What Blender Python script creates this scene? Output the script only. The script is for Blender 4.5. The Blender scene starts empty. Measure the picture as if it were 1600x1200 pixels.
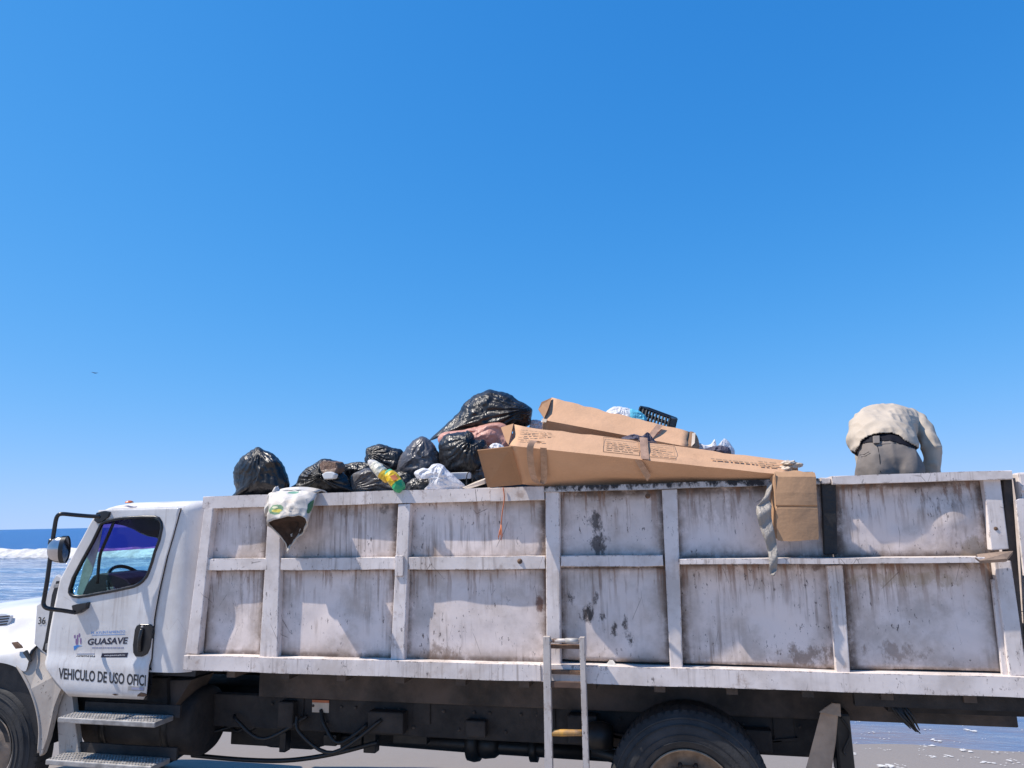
import bpy, bmesh, math, random
import numpy as np
from mathutils import Vector, Matrix
from mathutils.bvhtree import BVHTree

scene = bpy.context.scene
COL = scene.collection
rad = math.radians

# ------------------------------------------------------------------ camera
F_PX, PITCH, ROLL, YAW = 1109.3, 0.188034, -0.0207887, 0.2332336
CAM = Vector((0.0, -5.0, 2.27))
_fw = Vector((-math.sin(YAW) * math.cos(PITCH), math.cos(YAW) * math.cos(PITCH), math.sin(PITCH)))
_r = Vector((math.cos(YAW), math.sin(YAW), 0))
_u = _r.cross(_fw)
_r2 = math.cos(ROLL) * _r + math.sin(ROLL) * _u
_u2 = -math.sin(ROLL) * _r + math.cos(ROLL) * _u
cam_data = bpy.data.cameras.new('camera')
cam_data.sensor_width = 36.0
cam_data.lens = F_PX / 1600 * 36.0
cam_data.clip_start = 0.05
cam_data.clip_end = 60000
cam = bpy.data.objects.new('camera', cam_data)
COL.objects.link(cam)
cam.matrix_world = Matrix(((_r2.x, _u2.x, -_fw.x, CAM.x), (_r2.y, _u2.y, -_fw.y, CAM.y),
                           (_r2.z, _u2.z, -_fw.z, CAM.z), (0, 0, 0, 1)))
scene.camera = cam

# ------------------------------------------------------------------ sky and sun
SUN_TO = Vector((-0.18, -0.060, 0.262)).normalized()       # direction towards the sun
SUN_EL = math.asin(SUN_TO.z)
SUN_ROT = math.atan2(SUN_TO.x, SUN_TO.y)                   # sky texture measures from +Y clockwise
world = bpy.data.worlds.new('World')
scene.world = world
world.use_nodes = True
_nt = world.node_tree
_bg = _nt.nodes['Background']
_sky = _nt.nodes.new('ShaderNodeTexSky')
_sky.sky_type = 'NISHITA'
_sky.sun_disc = False
_sky.sun_elevation = SUN_EL
_sky.sun_rotation = SUN_ROT
_sky.altitude = 0
_sky.air_density = 0.6
_sky.dust_density = 0.0
_sky.ozone_density = 10.0
# the deep, saturated colour response of the photograph, the same over the whole sky
_sep = _nt.nodes.new('ShaderNodeSeparateColor'); _cmb = _nt.nodes.new('ShaderNodeCombineColor')
_nt.links.new(_sky.outputs[0], _sep.inputs[0])
def _m(op, a, b):
    n_ = _nt.nodes.new('ShaderNodeMath'); n_.operation = op
    for k_, v_ in enumerate((a, b)):
        if isinstance(v_, (int, float)): n_.inputs[k_].default_value = v_
        else: _nt.links.new(v_, n_.inputs[k_])
    return n_.outputs[0]
for _i, (_p, _g, _k) in enumerate(((1.6, 7.4, 1.75), (1.0, 4.2, 1.167), (1.0, 7.8, 0.808))):
    _c = _m('MULTIPLY', _m('POWER', _m('MULTIPLY', _sep.outputs[_i], 0.1), _p), _g)
    _nt.links.new(_m('MULTIPLY', _m('DIVIDE', _c, _m('ADD', _m('MULTIPLY', _c, _k), 1.0)), 10.0), _cmb.inputs[_i])
_nt.links.new(_cmb.outputs[0], _bg.inputs['Color'])
_bg.inputs['Strength'].default_value = 0.078
sun_data = bpy.data.lights.new('sun', 'SUN')
sun_data.energy = 4.8
sun_data.angle = rad(0.53)
sun_data.color = (1.0, 0.92, 0.82)
sun = bpy.data.objects.new('sun', sun_data)
COL.objects.link(sun)
sun.rotation_euler = SUN_TO.to_track_quat('Z', 'Y').to_euler()
sun.location = (-8, -6, 12)
vs = scene.view_settings
vs.view_transform = 'Standard'
vs.look = 'None'
vs.exposure = 0.36
vs.gamma = 1.0
vs.use_curve_mapping = False

# ------------------------------------------------------------------ helpers
def ray(px, py):
    return _fw + _r2 * ((px - 800) / F_PX) + _u2 * ((600 - py) / F_PX)
def at(px, py, Y):
    """point of the vertical plane y = Y that the photograph shows at this pixel"""
    d = ray(px, py)
    return CAM + d * ((Y - CAM.y) / d.y)
def mpp(P):
    return (Vector(P) - CAM).dot(_fw) / F_PX

def hash3(ix, iy, iz, seed):
    h = (ix * 374761393 + iy * 668265263 + iz * 2147483647 + seed * 1274126177) & 0xFFFFFFFF
    h = ((h ^ (h >> 13)) * 1274126177) & 0xFFFFFFFF
    h = (h ^ (h >> 16)) & 0xFFFF
    return h.astype(np.float64) / 32767.5 - 1.0
def vnoise(p, seed=0):
    p = np.asarray(p, dtype=np.float64)
    i = np.floor(p).astype(np.int64)
    f = p - i
    f = f * f * f * (f * (f * 6 - 15) + 10)
    out = 0
    for dx in (0, 1):
        wx = f[:, 0] if dx else 1 - f[:, 0]
        for dy in (0, 1):
            wy = f[:, 1] if dy else 1 - f[:, 1]
            for dz in (0, 1):
                wz = f[:, 2] if dz else 1 - f[:, 2]
                out = out + wx * wy * wz * hash3(i[:, 0] + dx, i[:, 1] + dy, i[:, 2] + dz, seed)
    return out
def fbm(p, seed=0, octv=4):
    p = np.asarray(p, dtype=np.float64)
    s, a = 0, 1.0
    for k in range(octv):
        s = s + a * vnoise(p * (2 ** k) + 17.3 * k, seed + k)
        a *= 0.5
    return s

def link(o, parent=None):
    COL.objects.link(o)
    if parent is not None:
        o.parent = parent
        if parent.parent is None:
            o.matrix_parent_inverse = Matrix.Translation(parent.location).inverted()
    return o
def mesh(name, verts, faces, mat, parent=None, smooth=False):
    me = bpy.data.meshes.new(name)
    me.from_pydata([tuple(v) for v in verts], [], faces)
    me.update()
    if smooth:
        me.polygons.foreach_set('use_smooth', [True] * len(me.polygons))
    if mat is not None:
        me.materials.append(mat)
    return link(bpy.data.objects.new(name, me), parent)
def from_bm(name, bm, mat, parent=None, smooth=False):
    bmesh.ops.recalc_face_normals(bm, faces=bm.faces[:])
    me = bpy.data.meshes.new(name)
    bm.to_mesh(me)
    bm.free()
    if smooth:
        me.polygons.foreach_set('use_smooth', [True] * len(me.polygons))
    if mat is not None:
        me.materials.append(mat)
    return link(bpy.data.objects.new(name, me), parent)
def empty(name, loc):
    o = bpy.data.objects.new(name, None)
    o.location = loc
    o.empty_display_size = 0.2
    COL.objects.link(o)
    return o
def tag(o, label, cat, group=None):
    o['label'] = label
    o['category'] = cat
    if group:
        o['group'] = group
    return o
def bm_box(bm, x0, x1, y0, y1, z0, z1):
    v = [bm.verts.new((x, y, z)) for x in (x0, x1) for y in (y0, y1) for z in (z0, z1)]
    for f in ((0, 1, 3, 2), (4, 6, 7, 5), (0, 4, 5, 1), (2, 3, 7, 6), (0, 2, 6, 4), (1, 5, 7, 3)):
        bm.faces.new([v[i] for i in f])
    return v
def box(name, x0, x1, y0, y1, z0, z1, mat, parent=None, bev=0.0, seg=2):
    bm = bmesh.new()
    bm_box(bm, x0, x1, y0, y1, z0, z1)
    if bev:
        bmesh.ops.bevel(bm, geom=bm.edges[:], offset=bev, segments=seg, affect='EDGES', profile=0.5)
    return from_bm(name, bm, mat, parent)
def prism(name, pts, vec, mat, parent=None, bev=0.0, seg=2):
    """polygon of 3-D points pushed along vec"""
    bm = bmesh.new()
    a = [bm.verts.new(Vector(p)) for p in pts]
    b = [bm.verts.new(Vector(p) + Vector(vec)) for p in pts]
    bm.faces.new(a)
    bm.faces.new(b[::-1])
    n = len(a)
    for i in range(n):
        bm.faces.new((a[i], b[i], b[(i + 1) % n], a[(i + 1) % n]))
    if bev:
        bmesh.ops.bevel(bm, geom=bm.edges[:], offset=bev, segments=seg, affect='EDGES', profile=0.5)
    return from_bm(name, bm, mat, parent)
def smooth_path(pts, n=6):
    pts = [Vector(p) for p in pts]
    out = []
    for i in range(len(pts) - 1):
        p0 = pts[max(i - 1, 0)]; p1 = pts[i]; p2 = pts[i + 1]; p3 = pts[min(i + 2, len(pts) - 1)]
        for k in range(n):
            t = k / n
            out.append(0.5 * ((2 * p1) + (p2 - p0) * t + (2 * p0 - 5 * p1 + 4 * p2 - p3) * t * t + (3 * p1 - p0 - 3 * p2 + p3) * t ** 3))
    out.append(pts[-1])
    return out
def tube_geo(pts, r, n=10, closed=False):
    pts = [Vector(p) for p in pts]
    N = len(pts)
    rr = r if isinstance(r, (list, tuple)) else [r] * N
    vs_, fs = [], []
    up = Vector((0.13, 0.21, 1)).normalized()
    prev = None
    for i, p in enumerate(pts):
        if closed:
            t = (pts[(i + 1) % N] - pts[i - 1]).normalized()
        else:
            t = (pts[min(i + 1, N - 1)] - pts[max(i - 1, 0)]).normalized()
        if prev is None:
            a = t.cross(up)
            if a.length < 1e-3:
                a = t.cross(Vector((1, 0, 0)))
        else:
            a = prev - t * prev.dot(t)
        a.normalize()
        prev = a
        b = t.cross(a)
        for k in range(n):
            an = 2 * math.pi * k / n
            vs_.append(p + (a * math.cos(an) + b * math.sin(an)) * rr[i])
    M = N if closed else N - 1
    for i in range(M):
        j = (i + 1) % N
        for k in range(n):
            k2 = (k + 1) % n
            fs.append((i * n + k, i * n + k2, j * n + k2, j * n + k))
    if not closed:
        fs.append(tuple(range(n))[::-1])
        fs.append(tuple((N - 1) * n + k for k in range(n)))
    return vs_, fs
def tube(name, pts, r, mat, parent=None, n=10, closed=False):
    v, f = tube_geo(pts, r, n, closed)
    return mesh(name, v, f, mat, parent, smooth=True)
def join_geo(parts):
    V, F = [], []
    for v, f in parts:
        o = len(V)
        V += list(v)
        F += [tuple(i + o for i in q) for q in f]
    return V, F
def lathe_geo(profile, centre, axis='y', n=48):
    """profile of (radius, offset along axis)"""
    V, F = [], []
    c = Vector(centre)
    for r, a in profile:
        for k in range(n):
            t = 2 * math.pi * k / n
            if axis == 'y':
                V.append(c + Vector((r * math.cos(t), a, r * math.sin(t))))
            elif axis == 'x':
                V.append(c + Vector((a, r * math.cos(t), r * math.sin(t))))
            else:
                V.append(c + Vector((r * math.cos(t), r * math.sin(t), a)))
    for i in range(len(profile) - 1):
        for k in range(n):
            k2 = (k + 1) % n
            F.append((i * n + k, i * n + k2, (i + 1) * n + k2, (i + 1) * n + k))
    return V, F
def lathe(name, profile, centre, mat, parent=None, axis='y', n=48):
    v, f = lathe_geo(profile, centre, axis, n)
    return mesh(name, v, f, mat, parent, smooth=True)
def weld(o):
    bm = bmesh.new(); bm.from_mesh(o.data)
    bmesh.ops.remove_doubles(bm, verts=bm.verts[:], dist=.0004)
    bm.to_mesh(o.data); bm.free()
    o.data.polygons.foreach_set('use_smooth', [True] * len(o.data.polygons))
    return o
def autosmooth(o, deg=35):
    me = o.data
    me.polygons.foreach_set('use_smooth', [True] * len(me.polygons))
    bm = bmesh.new(); bm.from_mesh(me)
    for e in bm.edges:
        if len(e.link_faces) == 2 and e.calc_face_angle(0) > rad(deg):
            e.smooth = False
    bm.to_mesh(me); bm.free()
    return o

# ------------------------------------------------------------------ materials
class NB:
    """tiny node builder"""
    def __init__(s, name):
        s.m = bpy.data.materials.new(name)
        s.m.use_nodes = True
        s.nt = s.m.node_tree
        s.b = s.nt.nodes['Principled BSDF']
        s.out = s.nt.nodes['Material Output']
        s.tc = s.nt.nodes.new('ShaderNodeTexCoord')
        s.obj = s.tc.outputs['Object']
    def n(s, t): return s.nt.nodes.new(t)
    def l(s, a, b): s.nt.links.new(a, b)
    def setv(s, sock, v):
        if isinstance(v, bpy.types.NodeSocket): s.l(v, sock)
        else: sock.default_value = v
    def mapping(s, scale=(1, 1, 1), loc=(0, 0, 0), rot=(0, 0, 0), src=None):
        m = s.n('ShaderNodeMapping')
        m.inputs['Scale'].default_value = scale
        m.inputs['Location'].default_value = loc
        m.inputs['Rotation'].default_value = rot
        s.l(src or s.obj, m.inputs['Vector'])
        return m.outputs[0]
    def noise(s, scale=5, detail=4, rough=0.55, vec=None, dist=0.0):
        t = s.n('ShaderNodeTexNoise')
        t.inputs['Scale'].default_value = scale
        t.inputs['Detail'].default_value = detail
        t.inputs['Roughness'].default_value = rough
        t.inputs['Distortion'].default_value = dist
        s.l(vec if vec is not None else s.obj, t.inputs['Vector'])
        return t.outputs['Fac']
    def voronoi(s, scale=5, feature='F1', vec=None, out='Distance'):
        t = s.n('ShaderNodeTexVoronoi')
        t.feature = feature
        t.inputs['Scale'].default_value = scale
        s.l(vec if vec is not None else s.obj, t.inputs['Vector'])
        return t.outputs[out]
    def ramp(s, fac, a, b, lo=0.0, hi=1.0):
        t = s.n('ShaderNodeMapRange')
        t.interpolation_type = 'SMOOTHSTEP'
        for k, v in (('From Min', a), ('From Max', b), ('To Min', lo), ('To Max', hi)):
            t.inputs[k].default_value = v
        s.l(fac, t.inputs['Value'])
        return t.outputs[0]
    def math(s, op, a, b=0.0):
        t = s.n('ShaderNodeMath'); t.operation = op
        s.setv(t.inputs[0], a); s.setv(t.inputs[1], b)
        return t.outputs[0]
    def mix(s, fac, a, b):
        t = s.n('ShaderNodeMix'); t.data_type = 'RGBA'
        s.setv(t.inputs['Factor'], fac)
        for k, v in ((6, a), (7, b)):
            if isinstance(v, tuple) and len(v) == 3: v = v + (1,)
            s.setv(t.inputs[k], v)
        return t.outputs[2]
    def bump(s, h, strength=0.3, dist=0.02, normal=None):
        t = s.n('ShaderNodeBump')
        t.inputs['Strength'].default_value = strength
        t.inputs['Distance'].default_value = dist
        s.l(h, t.inputs['Height'])
        if normal is not None: s.l(normal, t.inputs['Normal'])
        return t.outputs[0]
    def attr(s, name):
        t = s.n('ShaderNodeAttribute'); t.attribute_name = name
        return t.outputs['Fac']
    def sep(s, vec=None):
        t = s.n('ShaderNodeSeparateXYZ'); s.l(vec or s.obj, t.inputs[0])
        return t.outputs
    def done(s, color=None, rough=None, normal=None, metal=None, **kw):
        if color is not None:
            if isinstance(color, tuple) and len(color) == 3: color = color + (1,)
            s.setv(s.b.inputs['Base Color'], color)
        if rough is not None: s.setv(s.b.inputs['Roughness'], rough)
        if metal is not None: s.setv(s.b.inputs['Metallic'], metal)
        if normal is not None: s.l(normal, s.b.inputs['Normal'])
        for k, v in kw.items():
            s.setv(s.b.inputs[k.replace('_', ' ')], v)
        return s.m

def simple(name, col, rough=0.6, metal=0.0, var=0.25, scale=6.0, bump=0.0, bscale=60.0, dark=None, **kw):
    b = NB(name)
    n = b.noise(scale, 5, 0.6)
    d = dark or tuple(c * (1 - var) for c in col)
    c = b.mix(b.ramp(n, 0.32, 0.68), d, col)
    nor = b.bump(b.noise(bscale, 4, 0.6), bump, 0.01) if bump else None
    r = b.ramp(b.noise(scale * 2.3, 3), 0.3, 0.7, max(rough - 0.08, 0.02), min(rough + 0.08, 1))
    return b.done(c, r, nor, metal, **kw)

def dirty_paint(name, base=(0.60, 0.585, 0.575), amount=1.0, stains=(), edge=True, wear=0.0):
    b = NB(name)
    big = b.noise(1.7, 5, 0.6, dist=0.6)
    c = b.mix(b.ramp(big, 0.35, 0.7), tuple(x * 0.86 for x in base), base)
    # dusty brown film
    dust = b.math('MULTIPLY', b.ramp(b.noise(3.1, 6, 0.65, b.mapping(loc=(3, 1, 7))), 0.43, 0.68), 0.55 * amount)
    c = b.mix(dust, c, (0.36, 0.29, 0.24))
    # rain streaks
    st = b.noise(1.0, 6, 0.6, b.mapping(scale=(34, 34, 1.6)))
    stm = b.math('MULTIPLY', b.ramp(st, 0.49, 0.66), b.ramp(b.noise(2.3, 3, vec=b.mapping(loc=(9, 2, 1))), 0.43, 0.68))
    c = b.mix(b.math('MULTIPLY', stm, 0.75 * amount), c, (0.25, 0.19, 0.16))
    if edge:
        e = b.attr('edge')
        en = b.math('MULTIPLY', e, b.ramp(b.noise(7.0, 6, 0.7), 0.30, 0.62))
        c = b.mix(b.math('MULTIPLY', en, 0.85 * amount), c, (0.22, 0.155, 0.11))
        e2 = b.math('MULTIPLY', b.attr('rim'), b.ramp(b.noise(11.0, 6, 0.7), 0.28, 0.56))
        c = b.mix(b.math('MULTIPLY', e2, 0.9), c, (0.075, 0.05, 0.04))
        run = b.math('MULTIPLY', b.attr('run'), b.ramp(b.noise(1.0, 5, 0.65, b.mapping(scale=(26, 26, 2.2), loc=(7, 0, 2))), 0.50, 0.62))
        c = b.mix(b.math('MULTIPLY', run, 0.8), c, (0.20, 0.10, 0.055))
    if wear:
        bv = b.n('ShaderNodeBevel'); bv.samples = 4; bv.inputs['Radius'].default_value = 0.014
        gm = b.n('ShaderNodeNewGeometry')
        dt = b.n('ShaderNodeVectorMath'); dt.operation = 'DOT_PRODUCT'
        b.l(bv.outputs[0], dt.inputs[0]); b.l(gm.outputs['True Normal'], dt.inputs[1])
        em = b.ramp(b.math('SUBTRACT', 1.0, dt.outputs['Value']), 0.01, 0.10)
        chip = b.ramp(b.noise(19.0, 7, 0.75, b.mapping(scale=(1, 1, 0.8))), 0.50, 0.60)
        c = b.mix(b.math('MULTIPLY', b.math('MULTIPLY', em, chip), wear), c, (0.085, 0.05, 0.038))
        rustb = b.math('MULTIPLY', b.ramp(b.noise(5.5, 6, 0.7, b.mapping(loc=(2, 6, 4))), 0.58, 0.70), 0.55 * wear)
        c = b.mix(rustb, c, (0.24, 0.14, 0.09))
    # scuffs and small chips
    sc = b.noise(1.0, 8, 0.72, b.mapping(scale=(46, 46, 19)))
    scm = b.math('MULTIPLY', b.ramp(sc, 0.595, 0.635), b.ramp(b.noise(3.7, 4, vec=b.mapping(loc=(1, 5, 3))), 0.40, 0.58))
    c = b.mix(b.math('MULTIPLY', scm, min(0.9, amount * .9 if amount > .5 else .18)), c, (0.075, 0.055, 0.05))
    # long thin scratches
    v = b.voronoi(1.0, 'DISTANCE_TO_EDGE', b.mapping(scale=(5.0, 5.0, 1.7), rot=(0, 0.25, 0)))
    scr = b.math('MULTIPLY', b.ramp(v, 0.008, 0.0), b.ramp(b.noise(4.5, 3, vec=b.mapping(loc=(4, 4, 4))), 0.56, 0.64))
    c = b.mix(b.math('MULTIPLY', scr, 0.7 if amount > .5 else .2), c, (0.10, 0.07, 0.06))
    xyz = b.sep()
    wob = b.noise(14, 6, 0.75, b.mapping(scale=(1, 1, 0.6)))
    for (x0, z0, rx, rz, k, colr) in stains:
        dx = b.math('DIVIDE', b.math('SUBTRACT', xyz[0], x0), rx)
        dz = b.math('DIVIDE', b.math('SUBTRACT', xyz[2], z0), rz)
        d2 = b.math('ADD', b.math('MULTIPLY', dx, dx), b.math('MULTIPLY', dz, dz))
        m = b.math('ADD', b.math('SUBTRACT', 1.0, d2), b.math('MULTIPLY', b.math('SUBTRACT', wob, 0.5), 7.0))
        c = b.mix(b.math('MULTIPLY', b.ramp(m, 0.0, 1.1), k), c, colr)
    rough = b.ramp(b.noise(8, 4), 0.3, 0.7, 0.42, 0.68)
    h = b.math('ADD', b.math('MULTIPLY', b.noise(3.0, 3), 1.0), b.math('MULTIPLY', b.noise(45, 4, 0.6), 0.07))
    return b.done(c, rough, b.bump(h, 0.35, 0.02), Specular_IOR_Level=0.35)

def glass(name, tint, gloss=0.5):
    b = NB(name)
    tr = b.n('ShaderNodeBsdfTransparent'); tr.inputs[0].default_value = tint + (1,)
    gl = b.n('ShaderNodeBsdfGlossy'); gl.inputs['Roughness'].default_value = 0.02
    lw = b.n('ShaderNodeLayerWeight'); lw.inputs['Blend'].default_value = 0.5
    fr_ = b.math('ADD', 0.04, b.math('MULTIPLY', b.math('POWER', lw.outputs['Facing'], 4.0), 0.9))
    mx = b.n('ShaderNodeMixShader')
    b.l(b.math('MULTIPLY', fr_, gloss), mx.inputs[0])
    b.l(tr.outputs[0], mx.inputs[1]); b.l(gl.outputs[0], mx.inputs[2])
    b.l(mx.outputs[0], b.out.inputs['Surface'])
    return b.m

def film(name, col, rough=0.28, trans=0.0, crease=0.5, scale=9.0, dust=0.0):
    """thin plastic sheet with crumpled facets"""
    b = NB(name)
    warp = b.mapping()
    d = b.n('ShaderNodeVectorMath'); d.operation = 'ADD'
    nz = b.n('ShaderNodeTexNoise'); nz.inputs['Scale'].default_value = 5.0; nz.inputs['Detail'].default_value = 2
    b.l(b.obj, nz.inputs['Vector'])
    sc = b.n('ShaderNodeVectorMath'); sc.operation = 'SCALE'; sc.inputs['Scale'].default_value = 0.25
    b.l(nz.outputs['Color'], sc.inputs[0])
    b.l(b.obj, d.inputs[0]); b.l(sc.outputs[0], d.inputs[1])
    v1 = b.voronoi(scale * .55, 'SMOOTH_F1', d.outputs[0])
    v2 = b.voronoi(scale * 2.7, 'F1', d.outputs[0])
    h = b.math('ADD', b.math('MULTIPLY', v1, 0.8), b.math('MULTIPLY', v2, 0.10))
    fold = b.noise(scale * 2.2, 4, 0.55, b.mapping(scale=(1, 1, 0.22), rot=(0.2, 0.15, 0)), 0.8)
    h = b.math('ADD', h, b.math('MULTIPLY', fold, 0.9))
    nor = b.bump(h, crease, 0.03)
    c = col
    if dust:
        c = b.mix(b.math('MULTIPLY', b.ramp(b.noise(4, 5, 0.65), 0.4, 0.7), dust), col, (0.33, 0.30, 0.27))
    r = b.ramp(b.noise(12, 3), 0.3, 0.7, rough * 0.75, rough * 1.4)
    m = b.done(c, r, nor)
    if trans:
        t = b.n('ShaderNodeBsdfTranslucent'); t.inputs[0].default_value = col + (1,)
        mx = b.n('ShaderNodeMixShader'); mx.inputs[0].default_value = trans
        b.l(b.b.outputs[0], mx.inputs[1]); b.l(t.outputs[0], mx.inputs[2])
        b.l(mx.outputs[0], b.out.inputs['Surface'])
    return m

def cardboard(name, col, dark=0.75):
    b = NB(name)
    n = b.noise(2.5, 5, 0.6)
    c = b.mix(b.ramp(n, 0.3, 0.7), tuple(x * dark for x in col), col)
    fib = b.noise(1, 4, 0.6, b.mapping(scale=(6, 90, 90)))
    c = b.mix(b.math('MULTIPLY', b.ramp(fib, 0.4, 0.8), 0.10), c, tuple(x * 0.6 for x in col))
    stain = b.ramp(b.noise(4.3, 6, 0.7, b.mapping(loc=(5, 2, 8))), 0.62, 0.72)
    c = b.mix(b.math('MULTIPLY', stain, 0.35), c, tuple(x * 0.45 for x in col))
    h = b.math('ADD', b.noise(6, 4), b.math('MULTIPLY', fib, 0.05))
    return b.done(c, 0.85, b.bump(h, 0.35, 0.03), Specular_IOR_Level=0.2)

DK = (0.035, 0.027, 0.026)
BR = (0.16, 0.10, 0.065)
def S(px, py, wx, wz, k=0.9, col=DK):
    p = at(px, py, 0.06)
    return (p.x, p.z, wx, wz, k, col)
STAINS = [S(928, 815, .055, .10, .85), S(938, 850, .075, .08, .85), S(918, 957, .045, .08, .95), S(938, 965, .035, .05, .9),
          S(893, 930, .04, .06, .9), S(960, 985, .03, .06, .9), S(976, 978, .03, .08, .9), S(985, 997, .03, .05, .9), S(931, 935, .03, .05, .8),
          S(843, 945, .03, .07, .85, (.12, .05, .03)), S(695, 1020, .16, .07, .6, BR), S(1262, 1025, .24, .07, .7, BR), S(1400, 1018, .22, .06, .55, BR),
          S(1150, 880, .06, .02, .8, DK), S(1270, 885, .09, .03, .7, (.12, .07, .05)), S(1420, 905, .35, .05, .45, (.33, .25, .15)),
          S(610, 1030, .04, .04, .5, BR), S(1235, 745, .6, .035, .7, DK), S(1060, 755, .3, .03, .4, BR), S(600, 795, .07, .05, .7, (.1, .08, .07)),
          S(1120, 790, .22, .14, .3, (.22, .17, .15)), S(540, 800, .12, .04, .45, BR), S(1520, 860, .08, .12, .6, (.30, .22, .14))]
M = {}
M['panel'] = dirty_paint('worn_white_panel', (0.80, 0.69, 0.645), 1.0, STAINS)
M['post'] = dirty_paint('worn_white_post', (0.78, 0.70, 0.665), 0.8, [], edge=False, wear=0.9)
M['tarred'] = dirty_paint('tar_streaked_paint', (0.56, 0.54, 0.53), 1.0, [(-0.35, 2.505, 1.4, 0.050, .98, (.016, .014, .016)), (0.55, 2.495, .6, 0.045, .98, (.016, .014, .016))], edge=False, wear=0.9)
M['cab'] = dirty_paint('white_cab_paint', (0.70, 0.68, 0.67), 0.42, [], edge=False)
_b = M['cab'].node_tree.nodes['Principled BSDF']
_b.inputs['Coat Weight'].default_value = 0.5
_b.inputs['Coat Roughness'].default_value = 0.12
M['fender'] = dirty_paint('dusty_fender', (0.47, 0.42, 0.37), 1.0, [], edge=False)
M['tar'] = simple('black_tar', (0.022, 0.02, 0.021), 0.55, var=0.5, bump=0.5, bscale=40)
M['chassis'] = simple('grimy_chassis', (0.034, 0.028, 0.026), 0.75, var=0.6, scale=4, bump=0.4, bscale=30, dark=(0.012, 0.011, 0.012))
M['chassis_brown'] = simple('dusty_subframe', (0.095, 0.072, 0.06), 0.8, var=0.6, scale=3, bump=0.4, bscale=30, dark=(0.03, 0.026, 0.024))
M['rust'] = simple('rusty_steel', (0.20, 0.115, 0.07), 0.85, var=0.5, scale=14, bump=0.4, bscale=60)
M['lip'] = simple('rusted_blade', (0.30, 0.215, 0.165), 0.8, var=0.4, scale=12, bump=0.3)
M['rubber'] = simple('dusty_rubber', (0.042, 0.041, 0.043), 0.8, var=0.45, scale=5, bump=0.3, bscale=70)
M['hose'] = simple('black_hose', (0.012, 0.012, 0.013), 0.5)
M['rim'] = simple('dusty_rim', (0.34, 0.25, 0.18), 0.75, var=0.45, scale=9, bump=0.25)
M['alu'] = simple('worn_aluminium', (0.42, 0.40, 0.385), 0.5, metal=0.25, var=0.45, scale=12, bump=0.3, bscale=90)
M['ladder'] = dirty_paint('ladder_paint', (0.55, 0.50, 0.47), 1.1, [], edge=False, wear=1.0)
M['blackplastic'] = simple('black_plastic', (0.018, 0.018, 0.021), 0.32, var=0.3)
M['mirror_back'] = simple('mirror_shell', (0.52, 0.52, 0.55), 0.15, metal=0.85, var=0.15)
M['mirror_face'] = simple('mirror_glass', (0.10, 0.10, 0.12), 0.05, metal=0.9, var=0.1)
M['interior'] = simple('dark_interior', (0.016, 0.016, 0.019), 0.6, var=0.3, bump=0.2)
M['seat'] = simple('grey_seat', (0.05, 0.05, 0.055), 0.8)
M['glass_clear'] = glass('clear_glass', (0.93, 0.96, 0.95), 0.35)
M['glass_wind'] = glass('windshield_glass', (0.62, 0.80, 0.76), 0.9)
M['glass_cyan'] = glass('tinted_side_glass', (0.48, 0.82, 0.93), 0.35)
M['glass_visor'] = glass('violet_visor_film', (0.17, 0.11, 0.45), 0.3)
M['glass_edge'] = simple('pale_green_glass', (0.52, 0.62, 0.57), 0.25, var=0.25, scale=12)
M['amber'] = simple('amber_lens', (0.70, 0.18, 0.06), 0.3)
M['navy'] = simple('navy_vinyl', (0.018, 0.018, 0.042), 0.45, var=0.1)
M['blackvinyl'] = simple('black_vinyl', (0.03, 0.03, 0.035), 0.5, var=0.4, scale=30)
M['bluevinyl'] = simple('blue_vinyl', (0.05, 0.23, 0.60), 0.45, var=0.1)
M['greyvinyl'] = simple('grey_vinyl', (0.30, 0.30, 0.40), 0.5, var=0.1)
M['purplevinyl'] = simple('mauve_vinyl', (0.24, 0.15, 0.30), 0.5, var=0.1)
M['whitevinyl'] = simple('white_vinyl', (0.75, 0.75, 0.76), 0.5, var=0.05)
M['sticker'] = simple('orange_sticker', (0.55, 0.16, 0.06), 0.6)
M['flap'] = simple('dusty_mud_flap', (0.40, 0.30, 0.225), 0.9, var=0.4, scale=5, bump=0.4, bscale=25)
M['yellowrung'] = simple('yellow_rung', (0.58, 0.30, 0.05), 0.5, var=0.5, scale=14, dark=(0.22, 0.13, 0.07))
M['brownrung'] = simple('brown_rung', (0.12, 0.07, 0.05), 0.8, var=0.4)

M['bag'] = film('black_bag_plastic', (0.011, 0.010, 0.011), 0.36, 0, 0.6)
M['bag_dusty'] = film('dusty_black_plastic', (0.018, 0.017, 0.019), 0.34, 0, 0.5, dust=0.35)
M['bag_grey'] = film('grey_bag_plastic', (0.085, 0.078, 0.078), 0.35, 0.12, 0.6, 7)
M['bag_slate'] = film('slate_bag_plastic', (0.085, 0.08, 0.088), 0.34, 0.08, 0.5, 6)
M['bag_white'] = film('white_bag_plastic', (0.80, 0.80, 0.83), 0.4, 0.3, 0.5, 10)
M['bag_pink'] = film('pink_bag_plastic', (0.70, 0.36, 0.28), 0.4, 0.25, 0.55, 11)
M['bag_blue'] = film('blue_film', (0.15, 0.60, 0.80), 0.35, 0.3, 0.4, 12)
M['strip'] = film('grey_torn_plastic', (0.36, 0.33, 0.30), 0.4, 0.2, 0.6, 20)
M['card'] = cardboard('cardboard', (0.63, 0.375, 0.225), 0.88)
M['card2'] = cardboard('cardboard_brown', (0.40, 0.225, 0.125), 0.85)
M['card3'] = cardboard('cardboard_dull', (0.42, 0.255, 0.15), 0.85)
M['scrap'] = film('brown_scrap', (0.15, 0.085, 0.055), 0.5, 0, 0.7, 18)
M['tape'] = simple('brown_tape', (0.47, 0.29, 0.19), 0.3, var=0.3, scale=15)
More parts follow.
